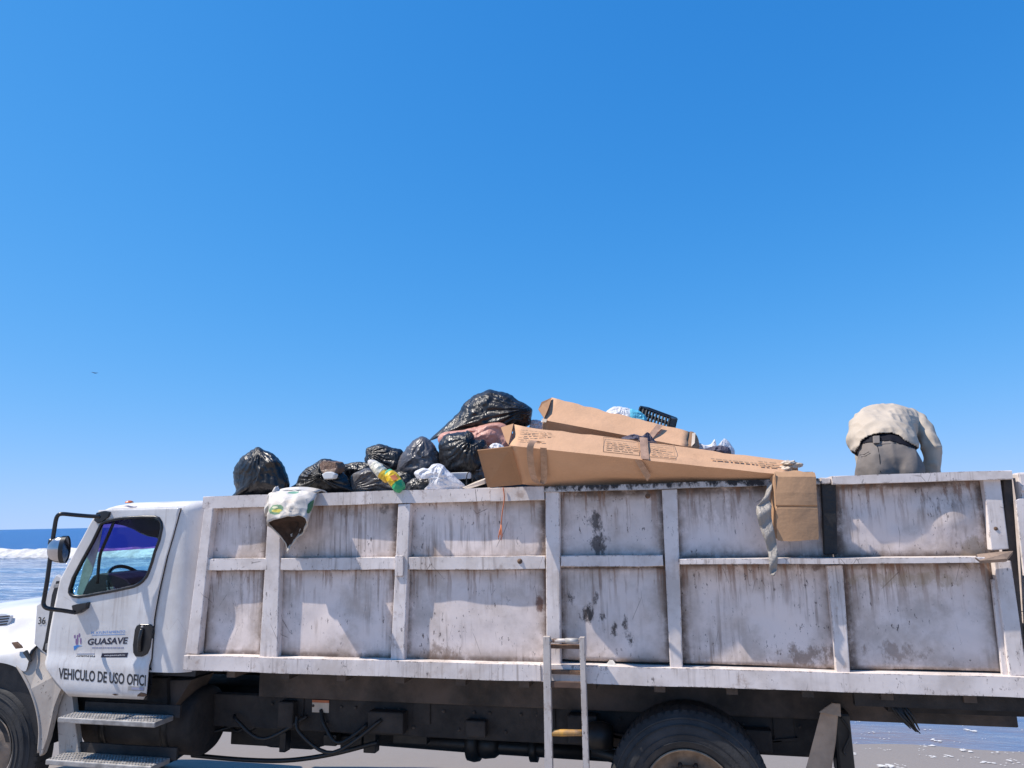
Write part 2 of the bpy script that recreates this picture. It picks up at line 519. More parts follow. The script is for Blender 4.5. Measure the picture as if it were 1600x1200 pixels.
M['cardprint'] = simple('box_print', (0.36, 0.225, 0.135), 0.8, var=0.2)
M['foam_white'] = simple('white_foam', (0.75, 0.74, 0.72), 0.8, var=0.15)
M['cream'] = simple('cream_board', (0.62, 0.52, 0.42), 0.8, var=0.25)
M['refuse'] = simple('mixed_refuse', (0.06, 0.05, 0.045), 0.8, var=0.7, scale=9, bump=0.8, bscale=20)
M['shirt'] = simple('cream_shirt_cloth', (0.50, 0.42, 0.335), 0.9, var=0.14, scale=5, bump=0.25, bscale=35)
M['trouser'] = simple('grey_trouser_cloth', (0.215, 0.185, 0.165), 0.9, var=0.2, scale=6, bump=0.2, bscale=40)
M['belt'] = simple('navy_belt', (0.010, 0.010, 0.017), 0.75, Specular_IOR_Level=0.2)
M['skin'] = simple('skin', (0.34, 0.19, 0.125), 0.55, var=0.15)
M['hair'] = simple('dark_hair', (0.02, 0.016, 0.013), 0.6, bump=0.5)
M['bootleather'] = simple('boot_leather', (0.05, 0.035, 0.025), 0.6)
M['orange'] = simple('orange_twine', (0.62, 0.20, 0.09), 0.8)
M['crate'] = simple('black_crate', (0.013, 0.015, 0.02), 0.4)
M['darkcloth'] = film('dark_purple_cloth', (0.07, 0.06, 0.085), 0.7, 0, 0.7, 14)
M['white_edge'] = simple('white_plastic', (0.56, 0.53, 0.50), 0.6, var=0.4, scale=20)

# ================================================================== GROUND, SEA
SEA_Z = -0.79
def sand_z(y):
    return np.where(y < 0.0, 0.0, -0.13 * np.minimum(y, 14.0))
def struct(o):
    o['kind'] = 'structure'
    return o
def grid_mesh(name, xs2d, ys2d, zs2d, mat, smooth=True):
    R, C = xs2d.shape
    V = np.stack([xs2d, ys2d, zs2d], -1).reshape(-1, 3)
    idx = np.arange(R * C).reshape(R, C)
    F = np.stack([idx[:-1, :-1], idx[:-1, 1:], idx[1:, 1:], idx[1:, :-1]], -1).reshape(-1, 4)
    me = bpy.data.meshes.new(name)
    me.vertices.add(len(V)); me.vertices.foreach_set('co', V.ravel())
    me.loops.add(F.size); me.loops.foreach_set('vertex_index', F.ravel())
    me.polygons.add(len(F)); me.polygons.foreach_set('loop_start', np.arange(0, F.size, 4))
    me.polygons.foreach_set('use_smooth', np.full(len(F), smooth))
    me.update(calc_edges=True)
    me.materials.append(mat)
    o = bpy.data.objects.new(name, me)
    COL.objects.link(o)
    return o, V

def make_sand():
    b = NB('beach_sand')
    n1 = b.noise(0.6, 5, 0.6)
    c = b.mix(b.ramp(n1, 0.3, 0.7), (0.33, 0.28, 0.235), (0.41, 0.35, 0.295))
    c = b.mix(b.math('MULTIPLY', b.ramp(b.noise(90, 3), 0.45, 0.7), 0.25), c, (0.22, 0.18, 0.15))
    y = b.sep()[1]
    wet = b.ramp(b.math('ADD', y, b.math('MULTIPLY', b.noise(0.5, 3), 1.2)), 1.6, 2.8)
    c = b.mix(wet, c, (0.25, 0.215, 0.19))
    r = b.math('SUBTRACT', 0.95, b.math('MULTIPLY', wet, 0.30))
    h = b.math('ADD', b.noise(5, 5, 0.6), b.math('MULTIPLY', b.noise(60, 3), 0.15))
    return b.done(c, r, b.bump(h, 0.3, 0.03), Specular_IOR_Level=0.25)
ys = np.concatenate([np.linspace(-400, -20, 12), np.linspace(-18, 14, 130), np.linspace(15, 60, 12)])
xs = np.concatenate([np.linspace(-400, -30, 14), np.linspace(-28, 24, 160), np.linspace(26, 300, 12)])
X, Y = np.meshgrid(xs, ys)
Z = sand_z(Y) + 0.012 * vnoise(np.stack([X.ravel() * 1.1, Y.ravel() * 1.1, X.ravel() * 0], -1), 5).reshape(X.shape) * (np.abs(X) < 26)
Z = Z - np.where(Y > 14, 0.05 * (Y - 14), 0)
sand, _ = grid_mesh('sand_beach', X, Y, Z, make_sand())
struct(sand)

def make_sea():
    b = NB('sea_water')
    foam = b.attr('foam')
    deep = b.attr('deep')
    xy = b.mapping(scale=(0.16, 1.0, 1.0))
    c = b.mix(deep, (0.10, 0.155, 0.26), (0.022, 0.105, 0.29))
    shal = b.attr('shallow')
    c = b.mix(b.math('MULTIPLY', shal, b.ramp(b.noise(0.55, 4, 0.6, xy), 0.35, 0.62)), c, (0.20, 0.165, 0.17))
    # drifting foam streaks
    st = b.noise(1.3, 9, 0.68, b.mapping(scale=(0.22, 1.0, 1.0)), 0.4)
    st2 = b.noise(5.0, 7, 0.7, b.mapping(scale=(0.35, 1.0, 1.0), loc=(3, 8, 0)))
    sm = b.math('ADD', b.math('MULTIPLY', st, 0.6), b.math('MULTIPLY', st2, 0.4))
    thin = b.math('MULTIPLY', b.ramp(sm, 0.47, 0.60), b.attr('wash'))
    c = b.mix(b.math('MULTIPLY', thin, 0.75), c, (0.74, 0.76, 0.80))
    fm = b.ramp(b.math('ADD', foam, b.math('MULTIPLY', b.math('SUBTRACT', b.noise(1.6, 8, 0.72, b.mapping(scale=(.5, 1, 1))), 0.5), 1.5)), 0.34, 0.74)
    c = b.mix(fm, c, b.mix(b.ramp(b.noise(.9, 6, .7), .35, .65), (0.45, 0.43, 0.41), (0.74, 0.735, 0.73)))
    rough = b.math('ADD', 0.10, b.math('MULTIPLY', fm, 0.7))
    rough = b.math('ADD', rough, b.math('MULTIPLY', deep, 0.25))
    h = b.math('ADD', b.math('MULTIPLY', b.noise(1.6, 6, 0.6, b.mapping(scale=(0.35, 1, 1))), 1.0), b.math('MULTIPLY', b.noise(7, 4, 0.6, b.mapping(scale=(0.5, 1, 1))), 0.25))
    h = b.math('ADD', h, b.math('MULTIPLY', fm, 0.3))
    h2 = b.math('MULTIPLY', h, b.math('SUBTRACT', 1.0, b.math('MULTIPLY', shal, 0.85)))
    return b.done(c, rough, b.bump(h2, 0.9, 0.35), Specular_IOR_Level=0.42)
ys = np.concatenate([np.arange(2.6, 12, .16), np.arange(12, 52, .5), np.arange(52, 70, .11), np.arange(70, 150, 1.6), np.geomspace(150, 30000, 60)])
u = np.linspace(-1, 1, 460)
R = len(ys)
left = -(25 + 1.75 * ys); right = 25 + 1.2 * ys
X = left[:, None] + (right - left)[:, None] * (u[None] * 0.5 + 0.5)
Y = np.repeat(ys[:, None], len(u), 1)
xf, yf = X.ravel(), Y.ravel()
q = np.stack([xf, yf, 0 * xf], -1)
line = 58.5 + 2.2 * vnoise(q * np.array([.045, 0, 0]) + 3, 11) + 0.5 * vnoise(q * np.array([.3, 0, 0]), 12)
dy = yf - line
prof = np.where(dy < 0, np.exp(-(dy / 1.3) ** 2), np.exp(-(dy / 3.4) ** 2))
amp = 0.82 + 0.22 * vnoise(q * np.array([.12, 0, 0]) + 9, 13) + 0.10 * vnoise(q * np.array([.7, .3, 0]), 14)
nearw = np.clip((yf - 9) / 14, 0, 1) * np.clip((400 - yf) / 300, 0, 1)
Zs = prof * amp
Zs += prof * 0.13 * fbm(q * np.array([1.4, 1.8, 0]), 21, 4)
Zs += nearw * (0.10 * vnoise(q * np.array([.07, .28, 0]), 31) + 0.05 * vnoise(q * np.array([.25, .9, 0]), 32))
foam = np.exp(-(np.clip(-dy, 0, None) / 2.6) ** 2) * np.exp(-(np.clip(dy, 0, None) / 1.1) ** 2) * np.clip(amp * 1.6 - .15, 0, 1)
# a smaller line of white water farther out and one wash line nearer
for (y0, w, a, sd) in ((90, 1.6, .55, 41), (36, 1.0, .42, 42), (135, 2.5, .45, 43)):
    l2 = y0 + 3 * vnoise(q * np.array([.03, 0, 0]) + sd, sd)
    m = np.clip(vnoise(q * np.array([.06, 0, 0]) + 2 * sd, sd + 1) * 1.5 + .2, 0, 1)
    g = np.exp(-((yf - l2) / w) ** 2)
    Zs += g * .22 * m
    foam = np.maximum(foam, g * a * m)
deep = np.clip((yf - 62) / 30, 0, 1)
wash = np.clip((yf - 9) / 8, .06, 1) * np.where(yf < 60, 1, np.clip(1 - (yf - 60) / 30, .06, 1))
shallow = np.clip((14 - yf) / 6, 0, 1)
sea, _ = grid_mesh('sea_water', X, Y, (SEA_Z + Zs).reshape(X.shape), make_sea())
for nm, arr in (('foam', foam), ('deep', deep), ('wash', wash), ('shallow', shallow)):
    a_ = sea.data.attributes.new(nm, 'FLOAT', 'POINT')
    a_.data.foreach_set('value', arr.astype(np.float32))
struct(sea)

# foam flecks left on the wet sand and the thin water
rng = random.Random(4)
V, Fc = [], []
for k in range(420):
    y = 4.3 + 6.5 * rng.random() ** 1.1
    x = 1.0 + 6.5 * rng.random() if k % 9 else -7 + 8 * rng.random()
    r = 0.006 + 0.016 * rng.random() ** 3
    z = max(float(sand_z(np.array(y))) + 0.013, SEA_Z + .004) + 0.004
    for j in range(1 + int(r * 260)):
        cx, cy = x + rng.uniform(-.09, .09) * (j > 0), y + rng.uniform(-.05, .05) * (j > 0)
        n = 8; o = len(V)
        for i in range(n):
            t = 2 * math.pi * i / n
            q_ = r * rng.uniform(.6, 1.3)
            V.append((cx + 1.7 * q_ * math.cos(t), cy + q_ * math.sin(t), z))
        V.append((cx, cy, z + .35 * r))
        for i in range(n):
            Fc.append((o + i, o + (i + 1) % n, o + n))
fl = mesh('foam_flecks', V, Fc, simple('sea_foam', (0.60, 0.585, 0.57), 0.8, var=0.1), smooth=True)
fl['kind'] = 'stuff'
fl['label'] = 'white flecks of sea foam on the wet sand and thin water'

# ================================================================== TRUCK
truck = tag(empty('dump_truck', (-2.0, 1.22, 0)), 'long white dump truck with dirty ribbed side panels, loaded with rubbish on the beach', 'truck')
T = truck
YP = 0.06            # the side sheets lie this far behind the faces of the ribs
FAR = 2.44
# ---- body tub (floor, headboard, far wall, tailgate)
bm = bmesh.new()
bm_box(bm, -3.70, 2.02, 0.10, FAR - .06, 1.24, 1.31)          # floor
bm_box(bm, -3.72, -3.66, 0.10, FAR - .06, 1.312, 2.46)         # headboard
bm_box(bm, -3.66, 2.02, FAR - .058, FAR - .01, 1.312, 2.47)     # far sheet
bm_box(bm, 2.03, 2.09, 0.04, FAR - .02, 1.25, 2.46)           # tailgate sheet
body = from_bm('dump_body', bm, M['panel'], T)

def side_panel(x0, x1, z0, z1, seed, bulge=0.012, drop=0.0, vis=(0, 1)):
    nx, nz = max(8, int((x1 - x0) / .02)), max(8, int((z1 - z0) / .02))
    g = np.stack(np.meshgrid(np.linspace(0, 1, nx + 1), np.linspace(0, 1, nz + 1)), -1).reshape(-1, 2)
    x = x0 + (x1 - x0) * g[:, 0]; z = z0 + (z1 - z0) * g[:, 1]
    w = np.sin(np.pi * g[:, 0]) * np.sin(np.pi * g[:, 1])
    q_ = np.stack([x * 2.2, z * 2.2, 0 * x + seed], -1)
    y = YP + w * (bulge * 0.6 + bulge * fbm(q_, seed, 3))
    z = z + drop * np.where(g[:, 1] < .01, 1, 0) * (0.5 + 0.5 * vnoise(np.stack([x * 3, 0 * x, 0 * x], -1), seed))
    V = np.stack([x, y, z], -1)
    nV = len(V)
    idx = np.arange(nV).reshape(nz + 1, nx + 1)
    F = np.stack([idx[:-1, :-1], idx[:-1, 1:], idx[1:, 1:], idx[1:, :-1]], -1).reshape(-1, 4).tolist()
    back = V + np.array([0, .006, 0])
    F2 = [[i + nV for i in f[::-1]] for f in F]
    rim = list(idx[0]) + list(idx[1:, -1]) + list(idx[-1, ::-1][1:]) + list(idx[::-1, 0][1:-1])
    F3 = [[rim[i], rim[i - 1], rim[i - 1] + nV, rim[i] + nV] for i in range(len(rim))]
    o = mesh('side_panel', np.concatenate([V, back]).tolist(), F + F2 + [[int(j) for j in f] for f in F3], M['panel'], body, smooth=True)
    up_ = z1 > 2.2
    va, vb = vis
    za, zb = (1.99, 2.43) if up_ else (1.305, 1.945)
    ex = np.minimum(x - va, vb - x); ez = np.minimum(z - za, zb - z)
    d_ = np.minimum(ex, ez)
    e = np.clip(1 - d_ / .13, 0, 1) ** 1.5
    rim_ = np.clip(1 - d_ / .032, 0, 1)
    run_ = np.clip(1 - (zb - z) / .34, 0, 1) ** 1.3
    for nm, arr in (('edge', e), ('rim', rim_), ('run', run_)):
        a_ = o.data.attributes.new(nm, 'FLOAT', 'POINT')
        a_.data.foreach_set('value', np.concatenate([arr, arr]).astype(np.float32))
    return o
cols = [-3.70, -3.12, -2.045, -0.93, -0.115, 0.905, 1.86]
ZT, ZM, ZB = 2.475, 1.925, 1.275
VIS = [[at(a_, 900, .05).x for a_ in q_] for q_ in ((324, 411), (437, 616), (637, 851), (876, 1039), (1063, 1297), (1321, 1548))]
for i in range(6):
    side_panel(cols[i] + .004, cols[i + 1] - .004, (ZM if i < 4 else 1.968) + .001, ZT - .01, 10 + i, .010 if i < 5 else -.050, vis=VIS[i])
    side_panel(cols[i] + .004, cols[i + 1] - .004, (1.275 if i < 3 else 1.325 if i == 3 else 1.315), (ZM if i < 4 else 1.968) - .001, 30 + i, .012, 0 if i < 3 else -.012, VIS[i])
# dark slot behind the lower edge of the rear sheets
box('slot_backing', -.93, 1.9, YP + .03, YP + .05, 1.23, 1.36, M['tar'], body)

def post(name, tl, tr, br, bl, y0=0.0, y1=YP + .02, mat=None, bev=.006):
    """upright with its four face corners given as photograph pixels on its own plane"""
    pts = [at(*tl, y0), at(*tr, y0), at(*br, y0), at(*bl, y0)]
    return prism(name, pts, (0, y1 - y0, 0), mat or M['post'], body, bev)
def rail(name, x0, x1, z0, z1, y0, y1, mat=None, bev=.006):
    n = max(2, int((x1 - x0) / .12))
    bm = bmesh.new()
    rows = []
    for i in range(n + 1):
        x = x0 + (x1 - x0) * i / n
        dz = .0015 * math.sin(x * 5.1) + .001 * math.sin(x * 11.3 + 1) if 0 < i < n else 0
        dyy = .003 * math.sin(x * 7.3 + 2)
        rows.append([bm.verts.new((x, y, z + dz)) for y, z in ((y0 + dyy, z0), (y0 + dyy, z1), (y1, z1), (y1, z0))])
    for a_, b_ in zip(rows[:-1], rows[1:]):
        for k in range(4):
            bm.faces.new((a_[k], a_[(k + 1) % 4], b_[(k + 1) % 4], b_[k]))
    bm.faces.new(rows[0][::-1]); bm.faces.new(rows[-1])
    if bev:
        ed = [e for e in bm.edges if abs((e.verts[0].co - e.verts[1].co).x) > .02]
        bmesh.ops.bevel(bm, geom=ed, offset=bev, segments=2, affect='EDGES', profile=.5)
    return from_bm(name, bm, mat or M['post'], body)
# uprights, front to rear
post('post', (319, 793), (333, 793), (309, 1023), (289, 1021))
post('post', (419, 792), (439, 792), (433, 1028), (405, 1026), y0=.004)
post('post', (622, 788), (641, 787), (631, 1034), (610, 1032), y0=.004)
box('post_splice', at(617, 880, -.008).x, at(630, 880, -.008).x, -.010, .0025, at(620, 900, 0).z, at(620, 868, 0).z, M['post'], body, .003)
post('post', (852, 768), (874, 768), (876, 1042), (854, 1041), y0=.004)
post('post', (1034, 765), (1058, 764), (1067, 1047), (1047, 1046), y0=.004)
post('post', (1292, 884), (1317, 883), (1329, 1054), (1307, 1052), y0=.004)
post('tarred_post', (1283, 752), (1306, 751), (1309, 866), (1288, 867), y0=.03, mat=M['tar'])
post('post', (1536, 747), (1563, 746), (1577, 858), (1549, 860), y0=.0)
post('post', (1553, 877), (1580, 876), (1606, 1056), (1578, 1057), y0=.01)
post('post_flange', (1549, 905), (1557, 905), (1577, 1056), (1566, 1056), y0=.03, y1=YP - .006)
# rails
zt = 2.497
x850 = at(850, 765, 0).x
rail('top_rail', -3.742, at(766, 770, 0).x - .002, 2.402, zt, 0.0, .11)
rail('top_rail', at(766, 770, 0).x + .002, x850, 2.398, zt - .003, -.006, .11)
rail('top_rail', x850 + .003, at(1281, 755, 0).x, 2.452, zt - .006, -.012, .11, M['tarred'])
rail('top_rail', at(1284, 755, 0).x, at(1297, 750, 0).x, 2.455, zt - .002, -.004, .11)
rail('top_rail', at(1299, 750, 0).x, at(1579, 745, 0).x, 2.447, zt + .004, -.03, .11)
zm0, zm1 = 1.924, 2.012
for (pa, pb, y0) in ((323, 417, .006), (438, 617, .008), (638, 851, .006)):
    rail('middle_rail', at(pa, 880, 0).x, at(pb, 880, 0).x, zm0, zm1, y0, YP + .02)
rail('middle_rail', at(876, 880, 0).x, at(1036, 880, 0).x, 1.94, 2.012, .008, YP + .02)
rail('middle_rail', at(1062, 878, 0).x, at(1531, 872, 0).x, 1.955, 1.988, -.085, YP + .02, bev=.004)
# rusty blade that sticks out at the rear end of the middle rail
p = [at(1524, 871, -.088), at(1531, 876, -.09), at(1573, 873, -.11), at(1583, 861, -.10), at(1560, 862, -.02), at(1526, 866, -.02)]
bl = [Vector((q_.x, q_.y, q_.z)) for q_ in p]
prism('rusty_blade', bl, (0, .012, -.018), M['lip'], body)
rail('bottom_rail', -3.80, at(846, 1050, 0).x, 1.192, 1.298, -.035, .12)
rail('bottom_rail', at(846, 1050, 0).x + .003, 2.12, 1.188, 1.300, -.030, .12)
rail('far_top_rail', -3.74, 2.05, 2.44, 2.50, FAR - .09, FAR)
rail('front_top_rail', -3.745, -3.655, 2.462, 2.499, .115, FAR - .095)
# rear corner: dark gap, corner upright and the edge of the tailgate
post('corner_post', (1567, 740), (1581, 739), (1604, 1056), (1586, 1056), y0=.045, y1=.13, mat=M['chassis_brown'])
box('tailgate_frame', 2.0, 2.16, .01, .10, 1.305, 2.488, M['post'], body, .012)
pl = prism('tailgate_panel', [at(1587, 782, -.004), at(1592, 779, -.004), at(1625, 778, -.004), at(1650, 900, -.004), at(1600, 900, -.004)], (0, .02, 0), M['post'], body, .004)
box('tailgate_cross_rail', 2.0, 2.17, -.012, .008, 2.375, 2.41, M['post'], body, .004)
# torn bits of paint-covered steel along the lower seam
for (px, py, w, h) in ((955, 1038, .09, .034),):
    c = at(px, py, .02)
    prism('bent_tab', [c + Vector((-w / 2, -.02, -h / 2)), c + Vector((w / 2, -.02, -h / 2)), c + Vector((w * .1, .03, h / 2)), c + Vector((-w * .15, .03, h / 2))], (0, .008, .004), M['white_edge'], body)
# bolts / holes
for (px, py) in ((812, 877), (1556, 826), (1012, 775)):
    c = at(px, py, 0)
    lathe('bolt', [(0, -.004), (.009, -.004), (.012, .001), (.018, .002), (.018, .01)], (c.x, -.001, c.z), M['rust'], body, n=14)

# ---- chassis
frame = box('chassis_frame', -5.6, at(1316, 1140, .66).x, .66, .74, .60, .86, M['chassis'], T, .01)
box('far_frame_rail', -5.6, .8, 1.70, 1.78, .62, .86, M['chassis'], frame, .01)
sub = box('body_subframe', -3.55, 2.02, .60, .68, .864, 1.12, M['chassis_brown'], T, .008)
box('far_subframe_rail', -3.55, 2.02, 1.76, 1.84, .90, 1.12, M['chassis_brown'], sub, .008)
for k, x in enumerate(np.arange(-3.5, 2.0, .46)):
    box('cross_bearer', x, x + .07, .08, FAR - .08, 1.125, 1.236, M['chassis_brown'], sub)
for x in (-3.3, -2.2, -1.2, .5):
    box('frame_bracket', x, x + .14, .645, .658, .70, 1.02, M['chassis'], frame, .004)
for k in range(34):
    bx_ = -3.45 + k * .125
    lathe('frame_bolt', [(0, -.012), (.011, -.012), (.013, 0)], (bx_, .658, .80 - .13 * (k % 3 == 1)), M['chassis_brown'], frame, 'y', 6)
for (x_, w_, h_, d_) in ((-2.55, .30, .16, .10), (-1.75, .16, .12, .08), (-.95, .22, .20, .12), (.30, .18, .15, .10), (-3.35, .14, .20, .09)):
    box('valve_box', x_, x_ + w_, .658 - d_, .657, .64, .64 + h_, M['chassis'], frame, .012)
box('rear_bolster', 1.18, 2.05, .30, 2.1, 1.005, 1.12, M['chassis'], sub)
box('rear_side_skirt', .95, 2.12, .10, .16, 1.08, 1.186, M['chassis'], sub)
# sticker on the frame
st_ = at(501, 1104, .655)
box('frame_sticker', st_.x - .075, st_.x + .075, .652, .657, st_.z - .045, st_.z + .03, M['cream'], frame)
box('frame_sticker', st_.x - .075, st_.x + .075, .651, .656, st_.z + .031, st_.z + .05, M['sticker'], frame)
# drive shaft with joints
def P2(px, py, Y): return at(px, py, Y)
sh = tube('drive_shaft', [P2(430, 1140, 1.2), P2(735, 1163, 1.2), P2(1010, 1180, 1.2)], .065, M['hose'], T, 14)
lathe('universal_joint', [(0, -.12), (.06, -.12), (.10, -.08), (.11, .0), (.10, .08), (.07, .12), (0, .12)], P2(760, 1163, 1.2), M['hose'], sh, 'x', 16)
lathe('centre_bearing', [(0, -.05), (.14, -.05), (.15, 0), (.14, .05), (0, .05)], P2(742, 1160, 1.2), M['hose'], sh, 'x', 18)
lathe('shaft_flange', [(0, -.03), (.10, -.03), (.10, .03), (0, .03)], P2(835, 1170, 1.2), M['hose'], sh, 'x', 18)
# gearbox, exhaust, air tanks, hoses
gx = bmesh.new(); bm_box(gx, -4.7, -3.6, .95, 1.5, .45, .85)
bmesh.ops.bevel(gx, geom=gx.edges[:], offset=.08, segments=3, affect='EDGES', profile=.5)
from_bm('gearbox', gx, M['chassis'], T, True)
lathe('air_tank', [(0, -.42), (.09, -.41), (.135, -.36), (.135, .36), (.09, .41), (0, .42)], (-2.75, .98, .72), M['chassis'], T, 'x', 24)
lathe('transmission', [(0, -.75), (.12, -.75), (.22, -.6), (.22, -.2), (.16, 0), (.18, .3), (.13, .6), (0, .62)], (-3.15, 1.2, .52), M['chassis'], T, 'x', 24)
lathe('muffler', [(0, -.5), (.12, -.49), (.15, -.45), (.15, .45), (.12, .49), (0, .5)], (-3.7, 1.95, .55), M['chassis'], T, 'x', 24)
tube('exhaust_pipe', smooth_path([(-3.2, 1.95, .55), (-2.6, 1.9, .50), (-1.6, 1.9, .52), (-.9, 1.9, .6)]), .05, M['hose'], T)
hr = random.Random(3)
for k in range(8):
    x0 = -4.35 + .22 * k + hr.uniform(-.1, .1)
    x1 = x0 + hr.uniform(.25, .8)
    zlow = hr.uniform(.50, .60)
    yy = hr.uniform(.5, .9)
    tube('air_hose', smooth_path([(x0, yy, hr.uniform(.7, .9)), (x0 + .06, yy - .05, zlow + .12), ((x0 + x1) / 2, yy - .08, zlow), (x1, yy, hr.uniform(.58, .75))]), hr.uniform(.011, .02), M['hose'], T, 8)
tube('air_hose', smooth_path([P2(300, 1180, .7), P2(380, 1187, .7), P2(450, 1188, .7), P2(520, 1178, .7), P2(590, 1160, .7)]), .018, M['hose'], T, 8)
for (px, py, w, h, yy) in ((441, 1160, .06, .16, .8), (577, 1160, .11, .17, .9), (400, 1150, .5, .16, .95), (640, 1155, .3, .08, .95), (548, 1160, .2, .1, 1.0), (515, 1157, .12, .09, .9)):
    c = at(px, py, yy)
    box('frame_bracket', c.x - w / 2, c.x + w / 2, yy, yy + .09, c.z - h / 2, c.z + h / 2, M['hose'], frame, .008)
# rear suspension: axle, spring pack, brake chamber
WX, WR = -0.095, .518
ax = lathe('rear_axle', [(0, -.95), (.09, -.95), (.09, -.25), (.19, -.16), (.23, 0), (.19, .16), (.09, .25), (.09, .95), (0, .95)], (WX, 1.22, WR), M['chassis'], T, 'y', 24)
for s_, yy in ((0, .62), (1, 1.72)):
    for k in range(5):
        L = .75 - .11 * k
        pts = [(WX + L * t, yy + .05, .66 + .055 * t * t - .022 * k) for t in np.linspace(-1, 1, 9)]
        v, f = [], []
        for q_ in pts:
            v += [(q_[0], q_[1] - .04, q_[2]), (q_[0], q_[1] + .04, q_[2]), (q_[0], q_[1] + .04, q_[2] + .018), (q_[0], q_[1] - .04, q_[2] + .018)]
        for i in range(8):
            for j in range(4):
                f.append((4 * i + j, 4 * i + (j + 1) % 4, 4 * i + 4 + (j + 1) % 4, 4 * i + 4 + j))
        f += [(0, 1, 2, 3), (32, 33, 34, 35)]
        mesh('leaf_spring', v, f, M['chassis'], ax)
c = at(935, 1150, .5)
lathe('brake_chamber', [(0, -.10), (.08, -.10), (.10, -.03), (.10, .03), (.08, .10), (0, .11)], (c.x, c.y, c.z), M['hose'], ax, 'x', 20)
tube('torque_rod', [at(925, 1172, .9), at(1010, 1195, .9)], .05, M['hose'], ax)

# ---- wheels
def wheel(cx, y_out, R, w=.27, deep=True, flip=1):
    dz_ = float(sand_z(np.array(y_out + .13 * flip)))
    c = (cx, y_out, R + dz_)
    f_ = flip
    prof = [(R * .555, .035), (R * .60, .012), (R * .68, .0), (R * .80, -.004 + .004), (R * .90, .012), (R * .955, .03), (R * .985, .05), (R, .075),
            (R, w - .075), (R * .985, w - .05), (R * .955, w - .03), (R * .80, w), (R * .60, w - .01), (R * .555, w - .035)]
    # moulded rings on the side wall
    full = []
    for r_, a_ in prof:
        full.append((r_, a_ * f_))
    tyre = lathe('wheel', [(R * .3, .12 * f_), (R * .3, .16 * f_)], c, M['rim'], T, 'y', 48)
    ty = lathe('tyre', full, c, M['rubber'], tyre, 'y', 96)
    for rr in (.66, .74, .86, .93):
        V_, F_ = lathe_geo([(R * rr - .004, .012 * f_), (R * rr, (-.006 if rr < .9 else .010) * f_), (R * rr + .004, .012 * f_)], c, 'y', 96)
        mesh('sidewall_ring', V_, F_, M['rubber'], tyre, True)
    parts = []
    for k in range(60):                                     # shoulder lugs
        t = 2 * math.pi * k / 60
        dr = Vector((math.cos(t), 0, math.sin(t))); tn = Vector((-math.sin(t), 0, math.cos(t)))
        cc = Vector(c)
        a0 = cc + dr * (R * .965) + Vector((0, .03 * f_, 0)); 
        v_ = []
        for rr_, yy_ in ((R * .95, .028), (R * 1.004, .06), (R * 1.004, .20), (R * .95, .22)):
            for s_ in (-1, 1):
                v_.append(cc + dr * rr_ + Vector((0, yy_ * f_, 0)) + tn * s_ * .016)
        parts.append((v_, [(0, 2, 3, 1), (2, 4, 5, 3), (4, 6, 7, 5), (0, 1, 7, 6), (0, 6, 4, 2), (1, 3, 5, 7)]))
    V_, F_ = join_geo(parts)
    lug = mesh('tread_lugs', V_, F_, M['rubber'], tyre); lug['kind'] = 'stuff'
    if deep:
        rp = [(R * .565, .02), (R * .555, .012), (R * .54, .02), (R * .52, .06), (R * .50, .15), (R * .36, .17), (R * .30, .16), (R * .27, .12), (R * .2, .10), (0, .10)]
    else:
        rp = [(R * .565, .02), (R * .555, .012), (R * .54, .02), (R * .52, .05), (R * .46, .055), (R * .34, .02), (R * .30, .01), (R * .22, -.02), (R * .2, -.05), (0, -.06)]
    lathe('rim', [(r_, a_ * f_) for r_, a_ in rp], c, M['rim'], tyre, 'y', 72)
    for k in range(10):
        t = 2 * math.pi * k / 10
        yy_ = (.15 if deep else .015) * f_
        lathe('wheel_nut', [(0, -.03), (.014, -.03), (.016, 0)], (cx + R * .32 * math.cos(t), y_out + yy_, R + dz_ + R * .32 * math.sin(t)), M['chassis'], tyre, 'y', 6)
    return tyre
wheel(WX, .05, WR)
wheel(WX, .37, WR)
wheel(WX, FAR - .05, WR, flip=-1)
wheel(WX, FAR - .37, WR, flip=-1)
wheel(-5.80, .12, .51, deep=False)
wheel(-5.80, 2.32, .51, deep=False, flip=-1)

# ---- mud flap behind the rear wheel and the loose strap
fy = .20
prism('mud_flap', [at(1283, 1110, fy), at(1309, 1106, fy + .01), at(1304, 1160, fy + .02), at(1296, 1215, fy + .03), at(1280, 1300, fy + .04), at(1230, 1300, fy + .04), at(1262, 1190, fy + .02)], (.01, .016, 0), M['flap'], T)
prism('mud_flap_fold', [at(1280, 1113, fy - .02), at(1300, 1099, fy - .01), at(1313, 1100, fy - .01), at(1314, 1120, fy - .02), at(1303, 1117, fy - .03)], (0, .015, 0), M['flap'], T)
lr = random.Random(8)
light = box('tail_light_bracket', at(1318, 1140, .45).x - .06, at(1318, 1140, .45).x + .05, .45, .62, .55, .95, M['hose'], T, .02)
tube('light_cable', smooth_path([at(1313, 1120, .42), at(1328, 1145, .42), at(1318, 1172, .42), at(1322, 1180, .42)]), .007, M['hose'], light, 6)
V_, F_ = [], []
parts = []
c = at(1393, 1103, .12)
for k in range(7):
    e = c + Vector((.10 + .02 * k * lr.random(), lr.uniform(-.03, .03), -.13 - .03 * lr.random()))
    parts.append(tube_geo([c + Vector((.012 * k, 0, 0)), (c + e) / 2 + Vector((.01 * k - .02, 0, .01)), e], [.012, .010, .003], 6))
V_, F_ = join_geo(parts)
mesh('frayed_strap', V_, F_, M['hose'], T, True)

